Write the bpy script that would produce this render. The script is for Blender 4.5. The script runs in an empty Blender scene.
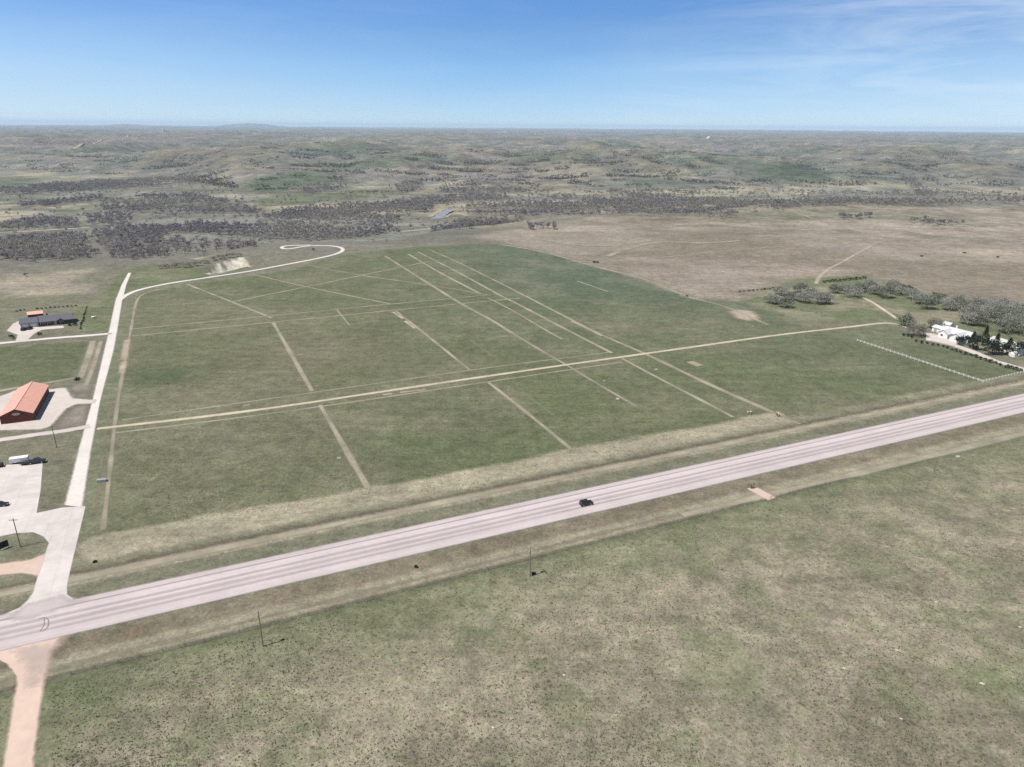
import bpy, math, random
import numpy as np
from mathutils import Matrix, Vector
random.seed(7); RNG = np.random.default_rng(11)
SC = bpy.context.scene
COL = SC.collection

# ------------------------------------------------------------------ camera model
F, CAMH = 710.0, 120.0
PITCH, ROLL = math.radians(19.94), math.radians(0.42)

def ray(px, py):
    u = (px - 512) / F; v = -(py - 383.5) / F
    u2 = u * math.cos(ROLL) - v * math.sin(ROLL); v2 = v * math.cos(ROLL) + u * math.sin(ROLL)
    return np.array([u2, math.cos(PITCH) + v2 * math.sin(PITCH), -math.sin(PITCH) + v2 * math.cos(PITCH)])

def at(px, py, z=0.0):
    d = ray(px, py); t = (CAMH - z) / -d[2]
    return np.array([d[0] * t, d[1] * t])

# ------------------------------------------------------------------ noise + terrain
def _hash(ix, iy, seed):
    h = (ix.astype(np.int64) * 374761393 + iy.astype(np.int64) * 668265263 + seed * 1442695041) & 0x7fffffff
    h = ((h ^ (h >> 13)) * 1274126177) & 0x7fffffff
    h = h ^ (h >> 16)
    return (h & 0xffff) / 65535.0

def vnoise(x, y, seed=0):
    ix = np.floor(x); iy = np.floor(y); fx = x - ix; fy = y - iy
    fx = fx * fx * fx * (fx * (fx * 6 - 15) + 10); fy = fy * fy * fy * (fy * (fy * 6 - 15) + 10)
    a = _hash(ix, iy, seed); b = _hash(ix + 1, iy, seed); c = _hash(ix, iy + 1, seed); d = _hash(ix + 1, iy + 1, seed)
    return (a + (b - a) * fx) * (1 - fy) + (c + (d - c) * fx) * fy

def fbm(x, y, wl, octv=4, seed=0, gain=.5):
    s = 0; a = 1; n = 0; ang = .6
    for o in range(octv):
        c, sn = math.cos(ang * o), math.sin(ang * o)
        s = s + a * vnoise((x * c - y * sn) / wl + 17.3 * o, (x * sn + y * c) / wl - 9.1 * o, seed + o)
        n += a; a *= gain; wl *= .49
    return s / n                                    # 0..1, mean .5

def ridge(x, y, wl, octv=4, seed=0):
    s = 0; a = 1; n = 0
    for o in range(octv):
        v = vnoise(x / wl + 5.7 * o, y / wl + 3.3 * o, seed + 31 * o)
        s = s + a * (1 - np.abs(2 * v - 1)) ; n += a; a *= .5; wl *= .47
    return s / n

def sst(a, b, x):
    t = np.clip((x - a) / (b - a), 0, 1)
    return t * t * (3 - 2 * t)

EDGE = [(-140, 276), (0, 272), (60, 268), (120, 263), (165, 262), (205, 258), (240, 251), (290, 243), (350, 241), (400, 240), (450, 230),
        (520, 221), (600, 214), (700, 212), (760, 206), (860, 203), (1024, 203), (1200, 203)]
BASE = [(-140, 172), (0, 170), (120, 176), (200, 182), (240, 190), (290, 193), (380, 194), (450, 190), (520, 190), (600, 194), (700, 194),
        (800, 194), (1024, 196), (1200, 196)]
def _polar(pts, z):
    P = np.array([at(a, b, z) for a, b in pts])
    return np.arctan2(P[:, 0], P[:, 1]), np.hypot(P[:, 0], P[:, 1])
EA, ER = _polar(EDGE, 0); BA, BR = _polar(BASE, -22)
_b0, _b1 = at(206, 266), at(246, 257.5); BC = (_b0 + _b1) / 2; BD = (_b1 - _b0) / np.linalg.norm(_b1 - _b0)
HW_DIR = np.array([math.cos(math.radians(24.1)), math.sin(math.radians(24.1))])
HW_N = np.array([-HW_DIR[1], HW_DIR[0]])
_h0 = at(400, 546)

def hw_s(x, y):                                      # metres north of the highway's centre line
    return (x - _h0[0]) * HW_N[0] + (y - _h0[1]) * HW_N[1]

def hw_t(x, y):
    return (x - _h0[0]) * HW_DIR[0] + (y - _h0[1]) * HW_DIR[1]

def terrain(x, y):
    x = np.asarray(x, float); y = np.asarray(y, float)
    d = np.hypot(x, y); az = np.arctan2(x, y)
    re = np.interp(az, EA, ER) + 50 * (fbm(x, y, 160, 2, 3) - .5)
    rb = np.interp(az, BA, BR) + 260 * (fbm(x, y, 500, 2, 5) - .5)
    wd = np.interp(az, [-.6, -.2, .1, .6], [90, 110, 170, 240])
    front = np.where(y > -50, 1, 0)
    # plateau with soft swells away from the fields
    sw = sst(470, 760, d) * sst(.02, .25, az) * 10.0 * (fbm(x, y, 260, 3, 9) - .5)
    sw += sst(560, 700, d) * (1 - sst(-.38, -.30, az)) * 5 * (fbm(x, y, 120, 3, 14) - .6)
    sw += sst(20, 60, -hw_s(x, y)) * 1.2 * (fbm(x, y, 55, 3, 21) - .5)
    bx = (x - BC[0]) * BD[0] + (y - BC[1]) * BD[1]; by = -(x - BC[0]) * BD[1] + (y - BC[1]) * BD[0]
    hollow = -8.5 * np.exp(-(bx / 38) ** 4) * np.exp(-((by + 15 + 5 * (vnoise(x / 14, y / 14, 19) - .5)) / 14) ** 4)
    k = sst(0, 1, (d - re) / wd) * front
    val = -22 + 2.5 * (fbm(x, y, 90, 2, 4) - .5) - 1.5 * sst(.5, .8, fbm(x, y, 300, 2, 8))
    z = (sw + hollow) * (1 - k) + val * k
    h = sst(0, 1, (d - rb) / 1000) * front
    h2 = sst(0, 1, (d - rb) / 350) * front
    amp = np.interp(d, [1500, 2500, 5000, 12000, 40000], [1, 1, .75, .55, .5])
    hill = np.interp(d, [1500, 3000, 8000, 40000], [2, 14, 18, 22]) + amp * (
        118 * (ridge(x + 220 * fbm(x, y, 700, 2, 60), y, 1150, 4, 41) - .58) + 30 * (fbm(x, y, 420, 3, 44) - .5))
    hill = hill + np.interp(d, [1500, 2500, 9000], [46, 56, 20]) * (ridge(x, y * 1.1, 430, 4, 62) - .58)
    hill += np.exp(-((x - 830) / 300) ** 2 - ((y - 2080) / 190) ** 2) * 26
    hill = hill + 40 * (fbm(x, y, 6500, 3, 77) - .45) * sst(6000, 15000, d)
    hill += 108 * np.exp(-((az + .335) / .035) ** 2) * np.exp(-((d - 25000) / 1800) ** 2)
    hill += 70 * np.exp(-((az + .47) / .03) ** 2) * np.exp(-((d - 24000) / 1500) ** 2)
    z = z * (1 - h) + np.minimum(hill, 152) * h
    z = z + h2 * (1 - h) * 26 * (ridge(x, y, 260, 3, 52) - .5)
    return z

def hit(px, py):                                     # where the view ray meets the land
    d = ray(px, py); hor = math.hypot(d[0], d[1])
    t = np.geomspace(80, 30500, 6000) / hor
    zz = CAMH + d[2] * t
    below = zz < terrain(d[0] * t, d[1] * t)
    i = int(np.argmax(below)) if below.any() else len(t) - 1
    return np.array([d[0] * t[i], d[1] * t[i]])

def tz(x, y): return float(terrain(np.array([x]), np.array([y]))[0])

def psd(poly, X, Y):                                 # signed distance to a polygon, positive inside
    P = np.asarray(poly); n = len(P)
    best = np.full(X.shape, 1e18); ins = np.zeros(X.shape, bool)
    for i in range(n):
        a = P[i]; b = P[(i + 1) % n]; e = b - a; L = max(e @ e, 1e-9)
        wx = X - a[0]; wy = Y - a[1]
        t = np.clip((wx * e[0] + wy * e[1]) / L, 0, 1)
        best = np.minimum(best, (wx - t * e[0]) ** 2 + (wy - t * e[1]) ** 2)
        if a[1] != b[1]:
            c = ((a[1] > Y) != (b[1] > Y)) & (X < e[0] * (Y - a[1]) / e[1] + a[0])
            ins ^= c
    r = np.sqrt(best)
    return np.where(ins, r, -r)

# ------------------------------------------------------------------ materials
def nt(name):
    m = bpy.data.materials.new(name); m.use_nodes = True
    t = m.node_tree; t.nodes.clear()
    return m, t, t.nodes, t.links

def add_joints(m, pitch=6.0, dark=.80):
    t = m.node_tree; N = t.nodes; L = t.links; b = next(n for n in N if n.type == 'BSDF_PRINCIPLED'); src = b.inputs['Base Color'].links[0].from_socket
    g = N.new('ShaderNodeNewGeometry'); mp = N.new('ShaderNodeMapping'); mp.inputs['Rotation'].default_value = (0, 0, math.radians(-24.1)); L.new(g.outputs['Position'], mp.inputs['Vector'])
    br = N.new('ShaderNodeTexBrick'); br.offset = 0; br.inputs['Scale'].default_value = 1; br.inputs['Brick Width'].default_value = pitch; br.inputs['Row Height'].default_value = pitch; br.inputs['Mortar Size'].default_value = .06
    br.inputs['Color1'].default_value = (1, 1, 1, 1); br.inputs['Color2'].default_value = (.95, .945, .94, 1); br.inputs['Mortar'].default_value = (dark, dark, dark, 1); L.new(mp.outputs[0], br.inputs['Vector'])
    st = N.new('ShaderNodeTexNoise'); st.inputs['Scale'].default_value = .09; st.inputs['Detail'].default_value = 4; L.new(g.outputs['Position'], st.inputs['Vector'])
    sr = N.new('ShaderNodeMapRange'); sr.inputs[1].default_value = .5; sr.inputs[2].default_value = .72; sr.inputs[3].default_value = 1; sr.inputs[4].default_value = .84; L.new(st.outputs[0], sr.inputs[0])
    m1 = N.new('ShaderNodeMix'); m1.data_type = 'RGBA'; m1.blend_type = 'MULTIPLY'; m1.inputs[0].default_value = 1; L.new(src, m1.inputs[6]); L.new(br.outputs[0], m1.inputs[7])
    m2 = N.new('ShaderNodeMix'); m2.data_type = 'RGBA'; m2.blend_type = 'MULTIPLY'; m2.inputs[0].default_value = 1; L.new(m1.outputs[2], m2.inputs[6]); L.new(sr.outputs[0], m2.inputs[7]); L.new(m2.outputs[2], b.inputs['Base Color'])

def simple(name, col, rough=.8, var=.12, scale=3.0, spec=.2, metal=0.0, bump=0.0, coords='Object'):
    m, t, N, L = nt(name)
    out = N.new('ShaderNodeOutputMaterial'); b = N.new('ShaderNodeBsdfPrincipled')
    tc = N.new('ShaderNodeTexCoord'); no = N.new('ShaderNodeTexNoise'); no.inputs['Scale'].default_value = scale; no.inputs['Detail'].default_value = 5
    mr = N.new('ShaderNodeMapRange'); mr.inputs[1].default_value = .3; mr.inputs[2].default_value = .7
    mr.inputs[3].default_value = 1 - var; mr.inputs[4].default_value = 1 + var
    mx = N.new('ShaderNodeMix'); mx.data_type = 'RGBA'; mx.blend_type = 'MULTIPLY'; mx.inputs[0].default_value = 1
    mx.inputs[6].default_value = (*col, 1)
    L.new(tc.outputs[coords], no.inputs['Vector']); L.new(no.outputs[0], mr.inputs[0]); L.new(mr.outputs[0], mx.inputs[7])
    L.new(mx.outputs[2], b.inputs['Base Color']); b.inputs['Roughness'].default_value = rough
    b.inputs['Specular IOR Level'].default_value = spec; b.inputs['Metallic'].default_value = metal
    if bump:
        bp = N.new('ShaderNodeBump'); bp.inputs['Strength'].default_value = bump; L.new(no.outputs[0], bp.inputs['Height']); L.new(bp.outputs[0], b.inputs['Normal'])
    L.new(b.outputs[0], out.inputs[0])
    return m

def foliage(name, c1, c2, trans=.25):
    m, t, N, L = nt(name)
    out = N.new('ShaderNodeOutputMaterial'); b = N.new('ShaderNodeBsdfDiffuse'); tr = N.new('ShaderNodeBsdfTranslucent'); mixs = N.new('ShaderNodeMixShader')
    g = N.new('ShaderNodeNewGeometry'); mx = N.new('ShaderNodeMix'); mx.data_type = 'RGBA'
    mx.inputs[6].default_value = (*c1, 1); mx.inputs[7].default_value = (*c2, 1)
    L.new(g.outputs['Random Per Island'], mx.inputs[0])
    L.new(mx.outputs[2], b.inputs[0]); L.new(mx.outputs[2], tr.inputs[0]); mixs.inputs[0].default_value = trans
    L.new(b.outputs[0], mixs.inputs[1]); L.new(tr.outputs[0], mixs.inputs[2]); L.new(mixs.outputs[0], out.inputs[0])
    return m

def ramp_mul(N, L, src, lo, hi, a, b):
    mr = N.new('ShaderNodeMapRange'); mr.inputs[1].default_value = lo; mr.inputs[2].default_value = hi
    mr.inputs[3].default_value = a; mr.inputs[4].default_value = b; L.new(src, mr.inputs[0]); return mr.outputs[0]

def ground_mat():
    m, t, N, L = nt('prairie_ground')
    out = N.new('ShaderNodeOutputMaterial'); b = N.new('ShaderNodeBsdfPrincipled')
    at_ = N.new('ShaderNodeAttribute'); at_.attribute_name = 'tint'
    gr = N.new('ShaderNodeAttribute'); gr.attribute_name = 'rough_grass'
    geo = N.new('ShaderNodeNewGeometry')
    def noise(scale, det=4, rough=.6, vec=None):
        n = N.new('ShaderNodeTexNoise'); n.inputs['Scale'].default_value = scale; n.inputs['Detail'].default_value = det; n.inputs['Roughness'].default_value = rough
        L.new(vec or geo.outputs['Position'], n.inputs['Vector']); return n.outputs[0]
    mp = N.new('ShaderNodeMapping'); mp.inputs['Rotation'].default_value = (0, 0, math.radians(-24)); mp.inputs['Scale'].default_value = (.018, .22, .1)
    L.new(geo.outputs['Position'], mp.inputs['Vector'])
    factors = [ramp_mul(N, L, noise(1.3, 5, .85), .3, .7, .58, 1.42), ramp_mul(N, L, noise(.5, 3, .7), .3, .7, .80, 1.20),
               ramp_mul(N, L, noise(.16, 5, .65), .3, .7, .76, 1.24),
               ramp_mul(N, L, noise(.03, 5, .6), .3, .7, .86, 1.14),
               ramp_mul(N, L, noise(1.0, 4, .6, mp.outputs[0]), .3, .7, .9, 1.1)]
    fa = N.new('ShaderNodeAttribute'); fa.attribute_name = 'far_land'
    fm = N.new('ShaderNodeMix'); fm.data_type = 'FLOAT'; fm.inputs[2].default_value = 1
    L.new(fa.outputs['Fac'], fm.inputs[0]); L.new(ramp_mul(N, L, noise(.013, 8, .74), .32, .68, .62, 1.42), fm.inputs[3]); factors.append(fm.outputs[0])
    fm = N.new('ShaderNodeMix'); fm.data_type = 'FLOAT'; fm.inputs[2].default_value = 1
    L.new(fa.outputs['Fac'], fm.inputs[0]); L.new(ramp_mul(N, L, noise(.045, 5, .75), .32, .68, .76, 1.26), fm.inputs[3]); factors.append(fm.outputs[0])
    f = factors[0]
    for q in factors[1:]:
        mm = N.new('ShaderNodeMath'); mm.operation = 'MULTIPLY'; L.new(f, mm.inputs[0]); L.new(q, mm.inputs[1]); f = mm.outputs[0]
    mul = N.new('ShaderNodeMix'); mul.data_type = 'RGBA'; mul.blend_type = 'MULTIPLY'; mul.inputs[0].default_value = 1
    L.new(at_.outputs['Color'], mul.inputs[6]); L.new(f, mul.inputs[7])
    # straw and green hue shifts between clumps
    hue = N.new('ShaderNodeMix'); hue.data_type = 'RGBA'; hue.blend_type = 'MULTIPLY'; hue.inputs[7].default_value = (.90, .99, .88, 1)
    L.new(ramp_mul(N, L, noise(.35, 4, .7), .42, .62, 0, 1), hue.inputs[0]); L.new(mul.outputs[2], hue.inputs[6])
    # dark forbs
    vo = N.new('ShaderNodeTexVoronoi'); vo.inputs['Scale'].default_value = .55; vo.inputs['Randomness'].default_value = 1
    L.new(geo.outputs['Position'], vo.inputs['Vector'])
    sp = ramp_mul(N, L, vo.outputs['Distance'], .16, .32, 1, 0)
    sm = N.new('ShaderNodeMath'); sm.operation = 'MULTIPLY'; L.new(sp, sm.inputs[0]); L.new(ramp_mul(N, L, noise(.06, 3), .45, .6, 0, 1), sm.inputs[1])
    sm2 = N.new('ShaderNodeMath'); sm2.operation = 'MULTIPLY'; L.new(sm.outputs[0], sm2.inputs[0]); L.new(gr.outputs['Fac'], sm2.inputs[1])
    dk = N.new('ShaderNodeMix'); dk.data_type = 'RGBA'; dk.blend_type = 'MULTIPLY'; dk.inputs[7].default_value = (.62, .64, .56, 1)
    L.new(sm2.outputs[0], dk.inputs[0]); L.new(hue.outputs[2], dk.inputs[6])
    L.new(dk.outputs[2], b.inputs['Base Color']); b.inputs['Roughness'].default_value = 1; b.inputs['Specular IOR Level'].default_value = .05
    bp = N.new('ShaderNodeBump'); bp.inputs['Strength'].default_value = .5; bp.inputs['Distance'].default_value = .35
    L.new(noise(1.2, 4, .7), bp.inputs['Height']); L.new(bp.outputs[0], b.inputs['Normal'])
    L.new(b.outputs[0], out.inputs[0])
    return m

def strip_mat(name, col, alpha=1.0, soft=.5, ragged=.5, var=.12, nscale=.5, lanes=None, rough=.9, streak=0):
    """ribbon material: 'cross' runs -1..1 over the width; ragged worn edges let the grass through"""
    m, t, N, L = nt(name)
    out = N.new('ShaderNodeOutputMaterial'); b = N.new('ShaderNodeBsdfPrincipled'); tr = N.new('ShaderNodeBsdfTransparent'); mixs = N.new('ShaderNodeMixShader')
    cr = N.new('ShaderNodeAttribute'); cr.attribute_name = 'cross'
    geo = N.new('ShaderNodeNewGeometry')
    n1 = N.new('ShaderNodeTexNoise'); n1.inputs['Scale'].default_value = nscale; n1.inputs['Detail'].default_value = 5; n1.inputs['Roughness'].default_value = .65
    n2 = N.new('ShaderNodeTexNoise'); n2.inputs['Scale'].default_value = nscale * .13; n2.inputs['Detail'].default_value = 4
    L.new(geo.outputs['Position'], n1.inputs['Vector']); L.new(geo.outputs['Position'], n2.inputs['Vector'])
    a = N.new('ShaderNodeMath'); a.operation = 'ABSOLUTE'; L.new(cr.outputs['Fac'], a.inputs[0])
    e = N.new('ShaderNodeMath'); e.operation = 'MULTIPLY_ADD'; e.inputs[1].default_value = ragged * 2; L.new(n1.outputs[0], e.inputs[0])
    sub = N.new('ShaderNodeMath'); sub.operation = 'SUBTRACT'; sub.inputs[1].default_value = ragged; L.new(a.outputs[0], sub.inputs[0]); L.new(sub.outputs[0], e.inputs[2])
    fac = ramp_mul(N, L, e.outputs[0], 1 - soft, 1.0, alpha, 0)
    f2 = N.new('ShaderNodeMath'); f2.operation = 'MULTIPLY'; L.new(fac, f2.inputs[0])
    L.new(ramp_mul(N, L, n2.outputs[0], .3, .65, .68 if alpha < 1 else 1, 1), f2.inputs[1])
    mm = N.new('ShaderNodeMath'); mm.operation = 'MULTIPLY'
    L.new(ramp_mul(N, L, n1.outputs[0], .3, .7, 1 - var, 1 + var), mm.inputs[0]); L.new(ramp_mul(N, L, n2.outputs[0], .3, .7, 1 - var, 1 + var), mm.inputs[1])
    mul = N.new('ShaderNodeMix'); mul.data_type = 'RGBA'; mul.blend_type = 'MULTIPLY'; mul.inputs[0].default_value = 1
    mul.inputs[6].default_value = (*col, 1); L.new(mm.outputs[0], mul.inputs[7])
    colsock = mul.outputs[2]
    if lanes:
        cr2 = N.new('ShaderNodeMapRange'); cr2.inputs[1].default_value = -1; cr2.inputs[2].default_value = 1; L.new(cr.outputs['Fac'], cr2.inputs[0])
        rp = N.new('ShaderNodeValToRGB'); rp.color_ramp.interpolation = 'LINEAR'
        els = rp.color_ramp.elements
        while len(els) > 1: els.remove(els[-1])
        els[0].position = lanes[0][0]; els[0].color = (*[lanes[0][1]] * 3, 1)
        for p_, v_ in lanes[1:]:
            q = els.new(p_); q.color = (*[v_] * 3, 1)
        L.new(cr2.outputs[0], rp.inputs[0])
        m2 = N.new('ShaderNodeMix'); m2.data_type = 'RGBA'; m2.blend_type = 'MULTIPLY'; m2.inputs[0].default_value = 1
        L.new(colsock, m2.inputs[6]); L.new(rp.outputs[0], m2.inputs[7]); colsock = m2.outputs[2]
    if streak:
        mp = N.new('ShaderNodeMapping'); mp.vector_type = 'POINT'; mp.inputs['Rotation'].default_value = (0, 0, math.radians(-24.1)); L.new(geo.outputs['Position'], mp.inputs['Vector'])
        ms = N.new('ShaderNodeVectorMath'); ms.operation = 'MULTIPLY'; ms.inputs[1].default_value = (.02, 1.3, 1); L.new(mp.outputs[0], ms.inputs[0])
        n3 = N.new('ShaderNodeTexNoise'); n3.inputs['Scale'].default_value = 1; n3.inputs['Detail'].default_value = 5; n3.inputs['Roughness'].default_value = .7; L.new(ms.outputs[0], n3.inputs['Vector'])
        m3 = N.new('ShaderNodeMix'); m3.data_type = 'RGBA'; m3.blend_type = 'MULTIPLY'; m3.inputs[0].default_value = 1
        L.new(colsock, m3.inputs[6]); L.new(ramp_mul(N, L, n3.outputs[0], .3, .7, 1 - streak, 1 + streak), m3.inputs[7]); colsock = m3.outputs[2]
    L.new(colsock, b.inputs['Base Color']); b.inputs['Roughness'].default_value = rough; b.inputs['Specular IOR Level'].default_value = .15
    L.new(f2.outputs[0], mixs.inputs[0]); L.new(tr.outputs[0], mixs.inputs[1]); L.new(b.outputs[0], mixs.inputs[2]); L.new(mixs.outputs[0], out.inputs[0])
    return m

# ------------------------------------------------------------------ object helpers
def raw_mesh(name, verts, faces=None, nper=None, loops=None, mats=(), midx=None, smooth=False):
    me = bpy.data.meshes.new(name)
    if faces is not None:
        me.from_pydata([tuple(v) for v in verts], [], faces)
    else:
        verts = np.asarray(verts, np.float32); loops = np.asarray(loops, np.int32); nf = len(loops) // nper
        me.vertices.add(len(verts)); me.vertices.foreach_set('co', verts.ravel())
        me.loops.add(len(loops)); me.loops.foreach_set('vertex_index', loops)
        me.polygons.add(nf); me.polygons.foreach_set('loop_start', np.arange(nf, dtype=np.int32) * nper)
        me.update(calc_edges=True)
    for m in mats: me.materials.append(m)
    if midx is not None: me.polygons.foreach_set('material_index', np.asarray(midx, np.int32))
    me.polygons.foreach_set('use_smooth', np.full(len(me.polygons), bool(smooth)))
    me.update()
    return me

def link(name, me, parent=None, loc=(0, 0, 0)):
    o = bpy.data.objects.new(name, me); COL.objects.link(o); o.location = loc
    if parent: o.parent = parent
    return o

def structure(o, kind='structure'): o['kind'] = kind; return o

def tag(o, label, cat, group=None):
    o['label'] = label; o['category'] = cat
    if group: o['group'] = group
    return o

def thing(name, label, cat, xy, rz=0, group=None, z=None):
    o = bpy.data.objects.new(name, None); COL.objects.link(o); o.empty_display_size = .5
    o.location = (xy[0], xy[1], tz(*xy) if z is None else z); o.rotation_euler = (0, 0, rz)
    return tag(o, label, cat, group)

def dup(root, xy, rz=0, scale=1.0, label=None, z=None):
    r = root.copy(); COL.objects.link(r)
    r.location = (xy[0], xy[1], tz(*xy) if z is None else z); r.rotation_euler = (0, 0, rz); r.scale = (scale,) * 3
    if label: r['label'] = label
    for ch in list(root.children):
        c = ch.copy(); COL.objects.link(c); c.parent = r
        for g in list(ch.children):
            d = g.copy(); COL.objects.link(d); d.parent = c
    return r

class MB:
    def __init__(s): s.v = []; s.f = []
    def add(s, V, Fc):
        n = len(s.v); s.v += [tuple(map(float, p)) for p in V]; s.f += [[i + n for i in q] for q in Fc]; return s
    def box(s, x0, x1, y0, y1, z0, z1):
        return s.add([(x0, y0, z0), (x1, y0, z0), (x1, y1, z0), (x0, y1, z0), (x0, y0, z1), (x1, y0, z1), (x1, y1, z1), (x0, y1, z1)],
                     [(0, 3, 2, 1), (4, 5, 6, 7), (0, 1, 5, 4), (1, 2, 6, 5), (2, 3, 7, 6), (3, 0, 4, 7)])
    def extrude_x(s, prof, x0, x1):                  # profile of (y, z), counter-clockwise seen from +x
        n = len(prof)
        V = [(x0, a, b) for a, b in prof] + [(x1, a, b) for a, b in prof]
        return s.add(V, [list(range(n))[::-1], list(range(n, 2 * n))] + [(i, (i + 1) % n, n + (i + 1) % n, n + i) for i in range(n)])
    def extrude_y(s, prof, y0, y1):
        n = len(prof)
        V = [(a, y0, b) for a, b in prof] + [(a, y1, b) for a, b in prof]
        return s.add(V, [list(range(n)), list(range(n, 2 * n))[::-1]] + [(i, n + i, n + (i + 1) % n, (i + 1) % n) for i in range(n)])
    def cyl(s, p0, p1, r0, r1=None, n=10):
        r1 = r0 if r1 is None else r1
        p0 = Vector(p0); p1 = Vector(p1); d = (p1 - p0).normalized(); a = d.orthogonal().normalized(); b = d.cross(a)
        V = []
        for p, r in ((p0, r0), (p1, r1)):
            for i in range(n):
                t = 2 * math.pi * i / n; V.append(p + a * (r * math.cos(t)) + b * (r * math.sin(t)))
        return s.add(V, [(i, (i + 1) % n, n + (i + 1) % n, n + i) for i in range(n)] + [list(range(n))[::-1], list(range(n, 2 * n))])
    def sphere(s, c, r, n=10, m=6, sz=1):
        V = [(c[0], c[1], c[2] - r * sz)]; Fc = []
        for j in range(1, m):
            p = -math.pi / 2 + math.pi * j / m
            for i in range(n):
                t = 2 * math.pi * i / n; V.append((c[0] + r * math.cos(p) * math.cos(t), c[1] + r * math.cos(p) * math.sin(t), c[2] + r * sz * math.sin(p)))
        V.append((c[0], c[1], c[2] + r * sz)); e = len(V) - 1
        for i in range(n):
            Fc.append((0, 1 + (i + 1) % n, 1 + i)); k = 1 + (m - 2) * n; Fc.append((k + i, k + (i + 1) % n, e))
            for j in range(m - 2):
                q = 1 + j * n; Fc.append((q + i, q + (i + 1) % n, q + n + (i + 1) % n, q + n + i))
        return s.add(V, Fc)
    def build(s, name, mat, parent=None, loc=(0, 0, 0), bevel=0, smooth=False):
        me = raw_mesh(name, s.v, faces=s.f, mats=[mat], smooth=smooth)
        o = link(name, me, parent, loc)
        if bevel:
            md = o.modifiers.new('bevel', 'BEVEL'); md.width = bevel; md.segments = 2; md.limit_method = 'ANGLE'
        return o

def gable_roof(w, l, eave, rise, over=.4, th=.16):
    """local box 0..w in x, 0..l in y, ridge along y"""
    mb = MB(); k = rise / (w / 2)
    for sgn in (0, 1):
        a = (-over, eave - over * k) if not sgn else (w + over, eave - over * k)
        top = (w / 2, eave + rise)
        P = [a, top, (top[0], top[1] + th), (a[0], a[1] + th)]
        if sgn: P = P[::-1]
        mb.extrude_y(P, -over, l + over)
    return mb

def gable_walls(w, l, eave, rise):
    return MB().extrude_y([(0, 0), (w, 0), (w, eave), (w / 2, eave + rise), (0, eave)], 0, l)

# ------------------------------------------------------------------ colours (albedo)
C = {k: np.array(v) for k, v in dict(
    tan=(.176, .153, .120), olive=(.120, .114, .086), green=(.085, .092, .055), deep=(.066, .077, .056), pink=(.192, .160, .142),
    pale=(.225, .195, .150), far=(.108, .107, .098), fargreen=(.080, .091, .074), farpink=(.136, .120, .117), brown=(.108, .090, .070),
    chalk=(.42, .38, .34), woodfloor=(.10, .092, .078), straw=(.203, .178, .140), soil=(.23, .15, .10)).items()}
M = {}
M['ground'] = ground_mat()
M['asphalt'] = strip_mat('pale_pink_highway', (.325, .287, .292), 1, .10, .05, .06, .6,
                         [(0, .95), (.08, 1.0), (.14, 1.04), (.17, .62), (.185, .64), (.205, 1.12), (.33, 1.14), (.385, .74), (.42, .80), (.455, 1.16), (.495, .98), (.545, .74), (.59, .82), (.63, 1.08), (.69, .74), (.72, .80), (.75, 1.02), (.87, 1.06), (1, .96)], streak=.12)
M['concrete'] = strip_mat('pale_concrete', (.40, .37, .362), 1, .08, .05, .085, .3)
add_joints(M['concrete'])
M['apron_gravel'] = strip_mat('apron_gravel', (.365, .308, .285), .9, .7, .3, .07, .4)
M['concrete_worn'] = strip_mat('worn_concrete', (.37, .335, .335), .97, .6, .3, .07, .3)
M['gravel_white'] = strip_mat('white_gravel', (.43, .402, .385), 1, .3, .22, .07, .5)
M['gravel_lot'] = strip_mat('gravel_lot', (.37, .335, .315), 1, .35, .4, .08, .35)
M['dirt'] = strip_mat('pink_dirt', (.385, .298, .255), 1, .25, .2, .07, .4)
M['dirt_pale'] = strip_mat('pale_dirt', (.33, .29, .225), 1, .5, .45, .14, .6)
M['track'] = strip_mat('mown_grass', (.235, .215, .165), .95, .5, .38, .12, .5)
M['track_faint'] = strip_mat('faint_mown_grass', (.225, .205, .158), .9, .55, .4, .14, .5)
M['track_dim'] = strip_mat('dim_mown_grass', (.175, .16, .115), .5, .6, .5, .14, .5)
M['rough'] = strip_mat('rough_bare_ground', (.165, .148, .128), .9, .7, .7, .22, .5)
M['weedy'] = strip_mat('weedy_ground', (.180, .165, .135), .75, .8, .7, .22, .4)
M['bare'] = strip_mat('bare_tan_soil', (.30, .25, .20), .9, .6, .6, .12, .6)
M['mark'] = strip_mat('tyre_mark', (.15, .14, .14), .6, .6, .3, .1, 1)

# ------------------------------------------------------------------ ground sheet
GREENP = [at(*p) for p in [(84, 560), (100, 520), (130, 330), (140, 293), (200, 283), (290, 270), (338, 256), (420, 246.5), (500, 244), (540, 251), (590, 266),
                           (650, 282), (690, 299), (760, 303), (810, 318), (880, 322), (940, 345), (1060, 378), (1060, 388), (800, 425), (420, 505), (107, 534)]]
LEFTF = [at(*p) for p in [(-60, 352), (88, 341), (72, 380), (-60, 394)]]
LEFTL = [at(*p) for p in [(-60, 455), (60, 436), (79, 432), (64, 500), (38, 512), (44, 462), (-60, 470)]]
LEFTU = [at(*p) for p in [(100, 300), (118, 275), (150, 263), (200, 268), (250, 268), (130, 292), (108, 330), (85, 333), (70, 310)]]
PINKP = [at(*p) for p in [(505, 243), (545, 251), (595, 266), (650, 281), (692, 298), (760, 300), (800, 285), (860, 272), (930, 292), (1100, 325), (1100, 212), (860, 205), (760, 209),
                          (700, 214), (600, 216), (560, 222), (470, 236)]]
SLOPEL = [at(*p) for p in [(-60, 278), (40, 274), (100, 268), (90, 290), (60, 294), (-60, 298)]]
TOPG = [at(*p) for p in [(560, 222), (620, 213), (760, 206), (860, 204), (1100, 204), (1100, 226), (960, 228), (880, 222), (780, 219), (700, 227), (620, 226)]]
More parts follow.
